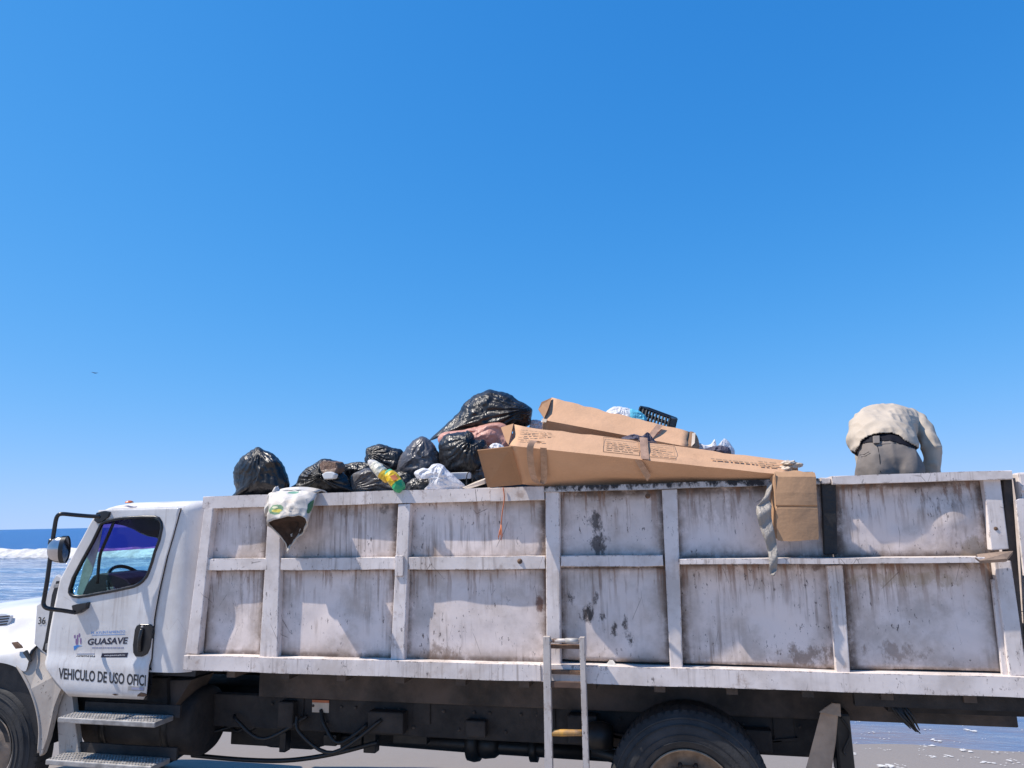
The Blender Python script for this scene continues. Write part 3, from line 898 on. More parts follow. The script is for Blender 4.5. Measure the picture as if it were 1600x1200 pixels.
# ---- boarding ladder on the side
ly = -.11
xL0, xL1 = at(848, 1000, ly).x, at(860, 1000, ly).x
xR0, xR1 = at(904, 1000, ly).x, at(913, 1000, ly).x
ladder = prism('ladder', [at(848, 995, ly), at(859, 995, ly), at(863, 1200, ly), at(864, 1290, ly), at(852, 1290, ly), at(851, 1200, ly)], (0, .04, 0), M['ladder'], T, .003)
prism('ladder_stile', [at(905, 996, ly), at(913, 996, ly), at(920, 1200, ly), at(922, 1290, ly), at(912, 1290, ly), at(911, 1200, ly)], (0, .04, 0), M['ladder'], ladder, .003)
for (py, kind) in ((1001, 'r'), (1068, 'f'), (1145, 'y'), (1222, 'f')):
    a = at(857, py, ly + .02); b_ = at(909, py, ly + .02)
    if kind == 'r':
        g = tube('ladder_rung', [a, b_], .014, M['ladder'], ladder)
        tube('rung_tape', [a.lerp(b_, .52), a.lerp(b_, .9)], .017, M['white_edge'], ladder)
    elif kind == 'f':
        box('ladder_rung', a.x, b_.x + .02, ly + .008, ly + .034, a.z - .022, a.z + .016, M['brownrung'], ladder, .003)
    else:
        tube('ladder_rung', smooth_path([a, a.lerp(b_, .2), a.lerp(b_, .5), b_], 3), [.011, .018, .020, .021, .021, .022, .022, .021, .02, .02], M['yellowrung'], ladder)
for py in (1012, 1052):
    a = at(855, py, ly)
    box('ladder_bracket', a.x - .005, at(909, py, ly).x, ly + .041, -.033, a.z - .012, a.z + .012, M['rust'], ladder, .002)

# ================================================================== CAB
YC = 0.12
YM = 1.22                                     # centre line of the truck
def xz(px, py, Y=YC):
    p = at(px, py, Y)
    return (p.x, p.z)
def interp(tab):
    tab = sorted(tab, key=lambda t: t[1])
    zz = [t[1] for t in tab]; xx = [t[0] for t in tab]
    return lambda z: float(np.interp(z, zz, xx))
WIN = [xz(*p) for p in ((160, 818.7), (166, 814.5), (176, 812), (190, 809.5), (206.7, 808), (225, 807), (244, 807), (251, 809.5), (255, 816), (256, 824), (252, 844), (245, 862.7),
       (241, 878), (236, 893), (232.5, 901), (226.7, 908), (221, 912.5), (213, 916.5), (193, 921), (173, 925), (153, 928.5), (140, 931), (126.7, 932.7), (119, 932), (114, 929), (111.5, 925), (112, 919), (117, 902.7), (130.7, 876), (146.7, 846.7))]
def offset_loop(loop, d):
    n = len(loop); out = []
    area = sum(loop[i][0] * loop[(i + 1) % n][1] - loop[(i + 1) % n][0] * loop[i][1] for i in range(n))
    s_ = 1 if area > 0 else -1
    for i in range(n):
        a = Vector(loop[i - 1]); b = Vector(loop[i]); c = Vector(loop[(i + 1) % n])
        t = (c - a).normalized()
        nn = Vector((t.y, -t.x)) * s_          # outward
        out.append((b.x + nn.x * d, b.y + nn.y * d))
    return out
def hole_interval(loop, z):
    xs_ = []
    n = len(loop)
    for i in range(n):
        (xa, za), (xb, zb) = loop[i], loop[(i + 1) % n]
        if (za - z) * (zb - z) <= 0 and za != zb:
            xs_.append(xa + (xb - xa) * (z - za) / (zb - za))
    return min(xs_), max(xs_)
def split_patch(fl, fr, loop, zlo, zhi, nl, nr, yf, nrow=46):
    zmin = min(p[1] for p in loop); zmax = max(p[1] for p in loop)
    xb = [p[0] for p in loop if p[1] == zmin][0]; xt = [p[0] for p in loop if p[1] == zmax][0]
    zs_ = list(np.linspace(zlo, zmin, 16)) + list(np.linspace(zmin, zmin + .14, 22))[1:] + list(np.linspace(zmin + .14, zmax - .05, 16))[1:] + list(np.linspace(zmax - .05, zmax, 12))[1:] + list(np.linspace(zmax, zhi, 14))[1:]
    V, F = [], []
    rows = []
    for z in zs_:
        if z <= zmin + 1e-9: a = b = xb
        elif z >= zmax - 1e-9: a = b = xt
        else: a, b = hole_interval(loop, z)
        L = [fl(z) + (a - fl(z)) * i / nl for i in range(nl + 1)]
        Rr = [b + (fr(z) - b) * i / nr for i in range(nr + 1)]
        rows.append(len(V))
        V += [(x, yf(x, z), z) for x in L + Rr]
    W = nl + nr + 2
    for i in range(len(zs_) - 1):
        for j in list(range(nl)) + list(range(nl + 1, nl + nr + 1)):
            F.append((rows[i] + j, rows[i] + j + 1, rows[i + 1] + j + 1, rows[i + 1] + j))
    return V, F, rows, W, zs_
front = interp([xz(118, 1062), xz(96, 1050), xz(79, 1030), xz(77, 1015), xz(82, 985), xz(90, 940), xz(96, 905), xz(123, 852), xz(148, 806), xz(154, 799), xz(162, 794), xz(174, 790), xz(190, 787)])
CX1 = -3.80
ZR = xz(250, 783.5)[1]
def cab_y(inset):
    def f(x, z):
        y = YC + inset
        r = .24; t = x - (CX1 - r)
        if t > 0: y += r - math.sqrt(max(r * r - t * t, 0))
        r = .085; t = z - (ZR - r)
        if t > 0: y += r - math.sqrt(max(r * r - t * t, 0))
        r = .05; t = (front(z) + r) - x
        if t > 0: y += (r - math.sqrt(max(r * r - min(t, r) ** 2, 0))) * .8
        return y
    return f
def cab_shell(name, mat, inset, parent, z0=1.135):
    fl = lambda z: front(z) + inset * 1.2
    fr = lambda z: CX1 - inset
    V, F, rows, W, zs_ = split_patch(fl, fr, offset_loop(WIN, .012), z0, ZR - inset, 10, 22, cab_y(inset))
    n = len(V)
    V2 = [(x, 2 * YM - y, z) for x, y, z in V]
    F2 = [tuple(i + n for i in f[::-1]) for f in F]
    VV, FF = V + V2, F + F2
    def strip(ia, ib, K=10, bulge=(0, 0, 0)):
        """surface between matching near-side and far-side vertices"""
        base = len(VV)
        cols_ = []
        for a, b in zip(ia, ib):
            row = []
            for k in range(K + 1):
                t = k / K
                pa, pb = Vector(VV[a]), Vector(VV[b])
                s_ = math.sin(math.pi * t) ** .6
                q_ = pa.lerp(pb, t) + Vector(bulge) * s_
                row.append(len(VV)); VV.append(tuple(q_))
            cols_.append(row)
        for a, b in zip(cols_[:-1], cols_[1:]):
            for k in range(K):
                FF.append((a[k], a[k + 1], b[k + 1], b[k]))
    top = [rows[-1] + j for j in range(W)]
    strip(top, [i + n for i in top], 10, (0, 0, .014))
    rear = [r_ + W - 1 for r_ in rows]
    strip(rear, [i + n for i in rear], 6)
    zh = xz(148, 806)[1]; zw = xz(92, 938)[1]
    hdr = [r_ for r_, z in zip(rows, zs_) if z >= zh - .02]
    strip(hdr, [i + n for i in hdr], 12, (-.10, 0, .0))
    low = [r_ for r_, z in zip(rows, zs_) if z <= zw + .02]
    strip(low, [i + n for i in low], 12, (-.10, 0, 0))
    o = mesh(name, VV, FF, mat, parent, smooth=True)
    mid = [(r_, z) for r_, z in zip(rows, zs_) if zw + .0 <= z <= zh + .0]
    return o, [VV[r_] for r_, z in mid], [VV[r_ + n] for r_, z in mid]
cab, wa, wb = cab_shell('cab', M['cab'], 0.0, T)
weld(cab); autosmooth(cab, 50)
lining, _, _ = cab_shell('cab_lining', M['interior'], 0.03, cab, 1.16)
# windscreen
V_, F_ = [], []
K = 16
for pa, pb in zip(wa, wb):
    for k in range(K + 1):
        t = k / K
        V_.append(Vector(pa).lerp(Vector(pb), t) + Vector((-.10 * math.sin(math.pi * t) ** .6 + .012, 0, 0)))
for i in range(len(wa) - 1):
    for k in range(K):
        F_.append((i * (K + 1) + k, i * (K + 1) + k + 1, (i + 1) * (K + 1) + k + 1, (i + 1) * (K + 1) + k))
_fc = [[], []]
for f_ in F_:
    _fc[1 if sum(V_[i].z for i in f_) / 4 > 2.075 else 0].append(f_)
mesh('windscreen', V_, _fc[0], M['glass_cyan'], cab, True)
mesh('windscreen_sun_strip', V_, _fc[1], M['glass_visor'], cab, True)
tube('windscreen_seal', [Vector(p) + Vector((-.004, .03, 0)) for p in wa], .012, M['blackplastic'], cab, 8)
tube('windscreen_seal', [Vector(p) + Vector((-.004, -.03, 0)) for p in wb], .012, M['blackplastic'], cab, 8)
box('cab_floor', -5.1, CX1 - .05, YC + .06, 2 * YM - YC - .06, 1.10, 1.14, M['interior'], cab)

# doors (near and far)
DOORL = interp([xz(111, 1085), xz(100, 1072), xz(86, 1056), xz(78, 1045), xz(75.5, 1030), xz(77, 1010), xz(81, 985), xz(90, 940), xz(97, 906), xz(124, 854), xz(149, 808), xz(156, 800)])
DOORR = interp([xz(226, 1092), xz(231, 1089), xz(233.5, 1082), xz(237, 1040), xz(243, 965), xz(250, 925), xz(262, 870), xz(272, 835), xz(281, 802), xz(283, 796)])
zd0 = xz(150, 1089)[1]; zd1 = xz(200, 796)[1]
def door_y(out):
    def f(x, z):
        y = YC - out
        s_ = min(max((z - 1.185) / .04, 0), 1); s_ = s_ * s_ * (3 - 2 * s_)
        y -= .020 * (1 - s_) * min(1, max((z - .94) / .03, 0))           # lower half stands a little proud
        s2 = max(0, 1 - abs(z - 1.62) / .55); y -= .008 * s2
        r = .075; t = z - (ZR - r)
        if t > 0: y += r - math.sqrt(max(r * r - t * t, 0))
        return y
    return f
def make_door(side):
    def flip(v): return [(x, 2 * YM - y, z) for x, y, z in v] if side else v
    V, F, rows, W, zs_ = split_patch(DOORL, DOORR, WIN, zd0, zd1, 12, 14, door_y(.016))
    o = mesh('door', flip(V), [f[::-1] for f in F] if side else F, M['cab'], T, True)
    weld(o)
    sm = o.modifiers.new('thickness', 'SOLIDIFY'); sm.thickness = .010; sm.offset = -1 if not side else -1
    V, F, rows, W, zs_ = split_patch(lambda z: DOORL(z) - .007, lambda z: DOORR(z) + .006, offset_loop(WIN, .004), zd0 - .008, zd1 - .002, 12, 14, lambda x, z: door_y(.003)(x, z) if z > 1.14 else YC + .012)
    mesh('door_seal', flip(V), F, M['blackplastic'], o, True)
    lp = offset_loop(WIN, -.004)
    pts = [(x, door_y(.016)(x, z), z) for x, z in lp]
    tube('window_gasket', flip(pts), .0135, M['blackplastic'], o, 8, closed=True)
    # pane
    lp = offset_loop(WIN, .006)
    pv = flip([(x, YC + .012, z) for x, z in lp])
    mesh('window_pane', pv, [tuple(range(len(pv)))], M['glass_clear'], o)
    # pull handle
    hp = [at(*p, YC - .03) for p in ((210, 984), (213, 977.5), (219, 975), (235, 975.5), (238, 978), (237.5, 990), (234, 1012), (229.5, 1022), (221, 1026.5), (211, 1026), (207.5, 1020), (207, 1008))]
    hp = [Vector(q_) for q_ in flip([tuple(q_) for q_ in hp])]
    h = prism('door_handle', hp, (0, .03 * (-1 if side else 1), 0), M['blackplastic'], o, .006, 3)
    if not side:
        a, b_ = at(222, 983, YC - .036), at(218, 1018, YC - .036)
        tube('handle_grip', smooth_path([a, a.lerp(b_, .5) + Vector((0, -.012, 0)), b_]), .016, M['blackplastic'], o, 10)
        lathe('door_lock', [(0, -.004), (.009, -.004), (.010, .004)], at(222, 979.5, YC - .034), M['alu'], o, 'y', 12)
    return o
door = make_door(0)
make_door(1)

# lettering and badges on the near door
def quad_text(name, body_, tl, tr, br, bl, Y, mat, parent, bold=0.0, shear=0.0, surf=door_y(.016)):
    cu = bpy.data.curves.new(name, 'FONT')
    cu.body = body_; cu.size = 1; cu.offset = bold; cu.shear = shear; cu.resolution_u = 3
    o = bpy.data.objects.new(name, cu); COL.objects.link(o)
    dg = bpy.context.evaluated_depsgraph_get()
    me = bpy.data.meshes.new_from_object(o.evaluated_get(dg))
    bpy.data.objects.remove(o)
    me.name = name
    n = len(me.vertices); co = np.empty(n * 3); me.vertices.foreach_get('co', co); co = co.reshape(-1, 3)
    lo, hi = co.min(0), co.max(0)
    uu = (co[:, 0] - lo[0]) / (hi[0] - lo[0]); vv = (co[:, 1] - lo[1]) / (hi[1] - lo[1])
    C = [np.array(at(*p, Y)) for p in (tl, tr, br, bl)]
    P = ((1 - uu) * vv)[:, None] * C[0] + (uu * vv)[:, None] * C[1] + (uu * (1 - vv))[:, None] * C[2] + ((1 - uu) * (1 - vv))[:, None] * C[3]
    if surf is not None:
        P[:, 1] = [surf(p_[0], p_[2]) - .0015 for p_ in P]
    me.vertices.foreach_set('co', P.ravel()); me.update()
    me.materials.clear(); me.materials.append(mat)
    return link(bpy.data.objects.new(name, me), parent)
def quad_plate(name, pts, Y, mat, parent, t=.002):
    pp = [at(*p, Y) for p in pts]
    if parent is door:
        lift = .004 if name == 'maker_badge' else .0055 if name == 'maker_badge_band' else .0015
        pp = [Vector((p.x, door_y(.016)(p.x, p.z) - lift, p.z)) for p in pp]
    return prism(name, pp, (0, t, 0), mat, parent)
YL = YC - .016 - .020 - .0045
quad_text('lettering', 'VEHICULO DE USO OFICI', (91, 1043.5), (227.5, 1055), (226.5, 1073), (90, 1061), YL - .004, M['blackvinyl'], door, .024)
YU = YC - .016 - .0085
quad_text('lettering', 'GUASAVE', (137, 998), (200, 995.5), (199, 1006), (136, 1008), YU, M['navy'], door, .03, .12)
quad_text('lettering', 'H. AYUNTAMIENTO', (142.5, 986.5), (195.5, 984.8), (195, 989), (142.5, 990.8), YU, M['bluevinyl'], door, .0, .0)
quad_plate('decal_underline', ((143, 992.2), (195, 990.8), (195, 991.3), (143, 992.7)), YU, M['bluevinyl'], door)
dr = random.Random(12); x = 143.0
while x < 191:                                            # a line of print too small to read
    w = dr.uniform(2, 6)
    quad_plate('small_print', ((x, 1011.3), (x + w, 1011.0), (x + w, 1013.0), (x, 1013.3)), YU, M['greyvinyl'], door); x += w + 1.2
quad_text('lettering', '6878725354', (118.5, 1024), (148, 1024), (147.5, 1029), (118, 1029), YU, M['blackvinyl'], door, .03)
quad_plate('decal_rule', ((119, 1021.3), (147, 1021), (147, 1021.8), (119, 1022.1)), YU, M['greyvinyl'], door)
quad_plate('web_banner', ((159, 1021), (199.5, 1020), (197.5, 1027), (156.5, 1028)), YU, M['navy'], door)
quad_text('lettering', 'www.guasave.gob.mx', (162, 1023.2), (195, 1022.3), (194.6, 1025), (161.6, 1025.9), YU - .002, M['whitevinyl'], door, .01, surf=lambda x, z: door_y(.016)(x, z) - .0015)
# town emblem: three small figures over a wave
for (cx, cy, h) in ((120.5, 1000, 15), (116.3, 995, 5), (125.5, 1002, 9), (118.5, 1003, 9), (123.5, 993, 6)):
    quad_plate('emblem_figure', ((cx - .9, cy - h / 2), (cx + .9, cy - h / 2 - .4), (cx + 1.3, cy), (cx + .7, cy + h / 2), (cx - .6, cy + h / 2), (cx - 1.3, cy + .5)), YU, M['purplevinyl'], door)
quad_plate('emblem_wave', ((114.5, 1009.6), (120, 1008), (127.5, 1009.2), (121, 1011), (117.5, 1014.8), (115, 1016)), YU, M['bluevinyl'], door)
quad_plate('maker_badge', ((200, 1072), (224.5, 1073.5), (224, 1080.5), (199, 1079)), YL - .004, M['alu'], door, .004)
quad_plate('maker_badge_band', ((205, 1074), (223.5, 1075.2), (223, 1078.5), (204, 1077.5)), YL - .006, M['greyvinyl'], door)
# chipped lower corner of the door
for pts in (((214, 1086), (219, 1082), (226, 1083.5), (229, 1087), (222, 1089.5), (212, 1089)), ((174, 1085), (179, 1084.6), (183, 1087), (177, 1087.6))):
    quad_plate('paint_chip', pts, YL - .0035, M['rust'], door, .002)
# scraped spots on the roof edge
for pts in (((189, 791), (200, 789.5), (209, 791.5), (215, 791), (212, 793), (204, 793.5), (197, 791.5)),):
    quad_plate('paint_chip', pts, YC - .004, M['greyvinyl'], cab, .003)
# roof marker lamp
c = at(198, 785.5, YC + .10)
lathe('marker_lamp', [(.035, -.006), (.03, .006), (.018, .013), (0, .016)], (c.x, c.y + .03, ZR + .006), M['amber'], cab, 'z', 20)

# dashboard, wheel, seats, pillar handle
dash = prism('dashboard', [(-5.12, .19, 1.56), (-5.04, .19, 1.66), (-4.80, .19, 1.70), (-4.66, .19, 1.66), (-4.62, .19, 1.55), (-4.72, .19, 1.30), (-5.05, .19, 1.30)], (0, 2.06, 0), M['interior'], cab, .02, 3)
prism('instrument_cowl', [at(*p_, .40) for p_ in ((122, 936), (133, 914), (146, 899), (158, 895.5), (178, 897), (196, 904), (205, 913), (196, 936))], (0, .42, 0), M['interior'], cab, .012, 2)
prism('gauge_rim', [at(*p_, .385) for p_ in ((166, 918), (178, 917), (182, 923), (168, 925))], (0, .01, 0), M['alu'], cab, .003)
prism('sun_visor', [at(*p_, .62) for p_ in ((158, 820), (176, 812), (244, 805), (262, 815), (258, 846), (247, 840), (234, 838), (222, 833), (212, 827), (196, 821), (178, 818))], (-.05, .03, 0), M['interior'], cab)
sc_ = at(203, 917, .62); sa = Vector((.80, 0, .60)).normalized()
e1 = Vector((0, 1, 0)); e2 = sa.cross(e1)
tube('steering_wheel', [sc_ + (e1 * math.cos(t) + e2 * math.sin(t)) * .225 for t in np.linspace(0, 2 * math.pi, 40)[:-1]], .016, M['blackplastic'], cab, 8, closed=True)
for t in (.2, 2.94, 4.71):
    tube('wheel_spoke', [sc_ - sa * .03, sc_ + (e1 * math.cos(t) + e2 * math.sin(t)) * .22], .014, M['blackplastic'], cab, 8)
lathe('wheel_hub', [(0, -.03), (.06, -.03), (.07, .02), (0, .03)], sc_ - sa * .02, M['blackplastic'], cab, 'x', 20)
tube('steering_column', [sc_, sc_ - sa * .32], .04, M['interior'], cab, 10)
for yy in (.36, 1.62):
    s_ = box('seat', -4.42, -3.95, yy, yy + .52, 1.32, 1.46, M['seat'], cab, .05, 3)
    prism('seat_back', [(-4.06, yy, 1.44), (-3.93, yy, 1.44), (-3.86, yy, 1.78), (-3.95, yy, 1.80)], (0, .52, 0), M['seat'], cab, .04, 3)
# grab bar on the near pillar and the pale edge of the windscreen beside it
tube('grab_bar', smooth_path([at(179, 813, .30), at(171, 832, .30), at(161, 855, .30), at(156.5, 867, .30), at(154, 886, .30), at(152, 912, .30)], 4), .013, M['interior'], cab, 8)
prism('windscreen_edge', [at(*p_, .24) for p_ in ((156, 818), (160, 822), (156, 846), (150, 870), (143, 896), (128, 931), (120, 928), (130, 886), (147, 842))], (0, .006, 0), M['glass_edge'], cab)
# windscreen wiper seen through the glass, sticker
tube('wiper', [(-5.12, 1.5, 1.76), (-5.05, 1.2, 1.95)], .008, M['blackplastic'], cab, 6)

# mirror on its tube frame
def MP(px, py, Y): return at(px, py, Y)
path = [MP(157, 807, -.02), MP(140, 806.5, -.06), MP(115, 804.5, -.13), MP(98, 803, -.18), MP(91, 805, -.19), MP(87.5, 812, -.19), MP(84.5, 830, -.19), MP(80, 860, -.19), MP(74, 905, -.19), MP(69.5, 932, -.19), MP(68, 943, -.19), MP(71, 949, -.185), MP(79, 951.5, -.17), MP(98, 954, -.09), MP(116, 957, .02)]
arm = tube('mirror_frame', smooth_path(path, 4), .0165, M['blackplastic'], T, 10)
prism('mirror_bracket', [at(150, 801, YC - .03), at(163, 798, YC - .03), at(172, 800, YC - .03), at(169, 808, YC - .03), at(160, 814, YC - .03), at(152, 818, YC - .03), at(146, 813, YC - .03)], (0, .04, 0), M['blackplastic'], arm, .006)
prism('mirror_bracket', [at(111, 946, YC - .06), at(120, 944, YC - .06), at(136, 941, YC - .06), at(134, 951, YC - .06), at(124, 958, YC - .06), at(114, 961, YC - .06)], (0, .07, 0), M['blackplastic'], arm, .008)
for py in (846, 856):
    lathe('mirror_clamp', [(0, -.03), (.028, -.03), (.03, 0), (.028, .03), (0, .03)], MP(81.5, py + 2, -.19), M['blackplastic'], arm, 'z', 12)
# convex mirror head: a shallow shell whose rear rim faces back along the truck
mc = MP(97, 858, -.16); hw, hh, dp = .115, .105, .105
V_, F_ = [], []
NR, NS = 10, 28
fwd = Vector((-.80, -.32, 0)).normalized(); sd = Vector((-fwd.y, fwd.x, 0))
for i in range(NR + 1):
    a = (math.pi / 2) * i / NR
    for k in range(NS):
        t = 2 * math.pi * k / NS
        V_.append(mc + fwd * (dp * math.cos(a)) + (sd * math.cos(t) * hw * .62 + Vector((0, 0, 1)) * math.sin(t) * hh * (1.0 if math.sin(t) > 0 else 1.05)) * (math.sin(a) ** .8))
for i in range(NR):
    for k in range(NS):
        F_.append((i * NS + k, i * NS + (k + 1) % NS, (i + 1) * NS + (k + 1) % NS, (i + 1) * NS + k))
mesh('mirror_shell', V_, F_, M['mirror_back'], arm, True)
rim_ = [V_[NR * NS + k] for k in range(NS)]
b0 = -fwd * .035
V2 = rim_ + [p + b0 for p in rim_]
mesh('mirror_rim', V2, [(k, (k + 1) % NS, NS + (k + 1) % NS, NS + k) for k in range(NS)], M['blackplastic'], arm, True)
mesh('mirror_glass', [p + b0 * .8 for p in rim_], [tuple(range(NS))], M['mirror_face'], arm)
tube('mirror_stem', [MP(82, 856, -.19), mc + fwd * .06], .012, M['blackplastic'], arm, 8)

# hood with its fender shoulder
def arch(x, R=.665):
    d = R * R - (x + 5.72) ** 2
    return .51 + (math.sqrt(d) if d > 0 else 0)
def hood_sec(x):
    k = (-5.40 - x)                       # metres ahead of the rear edge of the hood
    nose = max(0, (k - 1.15) / .45) ** 2 if k > 1.15 else 0
    za = max(arch(x), .72)
    z = [za, max(za + .05, 1.20 - .06 * k), 1.265 - .05 * k, 1.315 - .05 * k, 1.40 - .05 * k, 1.50 - .055 * k, 1.575 - .06 * k, 1.618 - .065 * k, 1.645 - .065 * k, 1.655 - .065 * k]
    y = [.105, .11, .135, .20, .30, .36, .41, .49, .70, 1.22]
    y = [yy + nose * .30 * (1 - (yy - .1) / 1.12) for yy in y]
    z = [zz - nose * .28 * max(0, (zz - .9)) for zz in z]
    return list(zip(y, z))
xs_ = list(np.linspace(-5.40, -6.6, 22)) + list(np.linspace(-6.65, -7.05, 8))
V_, F_ = [], []
for x in xs_:
    s_ = hood_sec(x)
    full = s_ + [(2 * YM - y, z) for y, z in s_[-2::-1]]
    V_ += [(x, y, z) for y, z in full]
n = len(full)
for i in range(len(xs_) - 1):
    for j in range(n - 1):
        F_.append((i * n + j, i * n + j + 1, (i + 1) * n + j + 1, (i + 1) * n + j))
F_.append(tuple((len(xs_) - 1) * n + j for j in range(n)))
hood = mesh('hood', V_, F_, M['cab'], T, True)
sm = hood.modifiers.new('smooth', 'SUBSURF'); sm.levels = 1; sm.render_levels = 1
box('grille', -7.10, -7.06, .75, 1.70, .80, 1.30, M['blackplastic'], hood, .01)
box('bumper', -7.22, -7.0, .12, 2.32, .45, .72, M['alu'], T, .04)
# black rubber edge between hood, cowl and fender
ed = [Vector((-5.392, y - .006, z + .004)) for y, z in hood_sec(-5.40)]
tube('hood_seam', ed[1:], .011, M['blackplastic'], hood, 8)
# side vent with slats
vc = [at(*p, .34) for p in ((-14, 958), (8, 958), (17, 962), (15, 972), (6, 981), (-14, 985))]
vent = prism('hood_vent', vc, (0, .03, 0), M['whitevinyl'], hood, .006)
for k in range(5):
    a = at(-12, 964 + 4.2 * k, .334); b_ = at(13.5 - (k - 1) * 1.6, 961.5 + 4.2 * k, .334)
    prism('vent_slot', [a, b_, b_ + Vector((0, 0, -.010)), a + Vector((0, 0, -.012))], (0, .004, 0), M['blackplastic'], hood)
# latch strap
lt = [at(17, 1004, .10), at(24, 1003, .10), at(30, 1009, .10), at(33, 1013, .10), at(24, 1014, .10)]
prism('hood_latch', lt, (0, .025, 0), M['rust'], hood, .004)
prism('hood_latch_strap', [at(35, 1020, .085), at(40, 1016, .085), at(48, 1032, .07), at(46, 1035, .07)], (0, .02, 0), M['blackplastic'], hood, .003)

# rear part of the fender, dusty
fo = [(14, 1031), (30, 1022), (42, 1015), (52, 1006), (63, 1014), (74, 1026), (75, 1036), (88, 1055), (100, 1071), (90, 1085), (84, 1105), (80, 1125), (73, 1155), (66, 1178), (61, 1183), (60, 1176), (62, 1150), (61, 1128), (56, 1102), (47, 1077), (36, 1057), (24, 1042)]
V_ = []
bmf = bmesh.new()
o3 = []
for (px, py) in fo:
    p = at(px, py, .095)
    o3.append(p)
fender = prism('fender', [Vector((p.x, .095 + .10 * max(0, min(1, (p.z - 1.02) / .30)) ** 2, p.z)) for p in o3], (0, .05, 0), M['fender'], T, .010, 3)
bmf.free()
tube('fender_lip', smooth_path([Vector((p.x, .098 + .10 * max(0, min(1, (p.z - 1.02) / .30)) ** 2, p.z)) for p in o3[15:] + o3[:1]], 3), .012, M['fender'], fender, 8)
box('wheel_well', -6.4, -5.0, .52, .56, .70, 1.25, M['interior'], T)
prism('wheel_well_liner', [Vector((-5.80 + .64 * math.cos(t), .16, .51 + .66 * math.sin(t))) for t in np.linspace(.05, 3.1, 20)], (0, .36, 0), M['interior'], T)
# cowl side panel with fleet number, cab gap behind it
cw = [at(*p, .16) for p in ((57, 946), (70, 940), (84, 905), (88, 898), (97, 904), (86, 950), (78, 1000), (75, 1028), (66, 1016), (53, 1006), (56, 975))]
cowl = prism('cowl_panel', cw, (0, .04, 0), M['cab'], T, .006)
prism('cowl_gap', [at(*p, .148) for p in ((88, 908), (95, 908), (88, 945), (81, 985), (76, 1023), (66, 1016), (70, 1000), (76, 965), (81, 930))], (0, .012, 0), M['blackplastic'], cowl)
prism('hinge', [at(*p, .14) for p in ((84, 913), (92, 912), (91, 918), (83, 919))], (0, .012, 0), M['alu'], cowl, .003)
prism('hinge', [at(*p, .14) for p in ((71, 1006), (75, 1005), (74, 1015), (70, 1016))], (0, .012, 0), M['alu'], cowl, .003)
quad_text('fleet_number', '36', (60, 964), (71.5, 964), (70.5, 975.5), (59.5, 975.5), .156, M['blackvinyl'], cowl, .01, surf=None)
# skirt below the door, steps, tank, battery box
sk = prism('cab_skirt', [at(*p, .16) for p in ((87, 1092), (98, 1068), (112, 1083), (113, 1090), (116, 1120), (124, 1180), (92, 1180), (90, 1130))], (0, .05, 0), M['fender'], T, .006)
prism('sill', [at(*p, .30) for p in ((100, 1060), (260, 1060), (262, 1115), (110, 1112))], (0, .05, 0), M['chassis'], T)
def step(py_l, px_l, px_r, z_adj):
    a = at(px_l, py_l, -.03); b_ = at(px_r, py_l + (px_r - px_l) * .078, -.03)
    z = (a.z + b_.z) / 2
    s_ = box('step', a.x, b_.x, -.03, .18, z - .040, z, M['alu'], T, .008)
    parts = []
    nx = int((b_.x - a.x) / .028)
    for i in range(nx):
        for j in range(5):
            parts.append(lathe_geo([(.008, 0), (.006, .005), (0, .006)], (a.x + .02 + i * .028, -.01 + j * .036, z), 'z', 6))
    V_, F_ = join_geo(parts)
    g = mesh('step_tread', V_, F_, M['alu'], s_); g['kind'] = 'stuff'
    for x in (a.x + .12, b_.x - .12):
        box('step_bracket', x - .02, x + .02, .181, .40, z - .06, z - .01, M['chassis'], s_)
    box('step_back_plate', a.x + .05, b_.x + .05, .182, .20, z - .02, z + .07, M['chassis'], s_)
    return s_
step(1119, 90, 242, 0)
step(1186, 71, 236, 0)
tk = lathe('fuel_tank', [(0, -.55), (.24, -.54), (.27, -.50), (.27, .50), (.24, .54), (0, .55)], (-4.55, .62, .66), M['chassis'], T, 'x', 36)
for x in (-4.85, -4.25):
    lathe('tank_strap', [(.272, -.03), (.278, -.03), (.278, .03), (.272, .03)], (x, .62, .66), M['hose'], tk, 'x', 36)
bb = prism('battery_box', [at(*p, .34) for p in ((203, 1108), (206, 1072), (215, 1064), (300, 1062), (285, 1085), (272, 1106), (266, 1112))], (0, .3, 0), M['chassis_brown'], T, .01)
prism('box_ledge', [at(*p, .335) for p in ((202, 1107), (268, 1107), (266, 1113), (202, 1113))], (0, .03, 0), M['alu'], bb, .004)

# ================================================================== LOAD
_ico = {}
def ico(sub):
    if sub not in _ico:
        bm = bmesh.new(); bmesh.ops.create_icosphere(bm, subdivisions=sub, radius=1)
        V = np.array([v.co[:] for v in bm.verts]); F = [tuple(v.index for v in f.verts) for f in bm.faces]
        bm.free(); _ico[sub] = (V, F)
    return _ico[sub]
def creases(P, rs, n, amp, width=.9):
    """straight folds like those of crumpled film: local tents along random planes"""
    h = np.zeros(len(P))
    for _ in range(n):
        d = rs.normal(size=3); d /= np.linalg.norm(d)
        c = rs.normal(size=3); c /= np.linalg.norm(c)
        w = np.exp(-((P - c) ** 2).sum(1) / (width * rs.uniform(.15, .8)))
        s_ = (P - c) @ d
        k = rs.uniform(.10, .34)
        h += amp * rs.uniform(.4, 1.2) * w * (np.maximum(0, 1 - np.abs(s_) / k) - .35 * np.maximum(0, 1 - np.abs(s_) / (k * 2.5)))
    return h
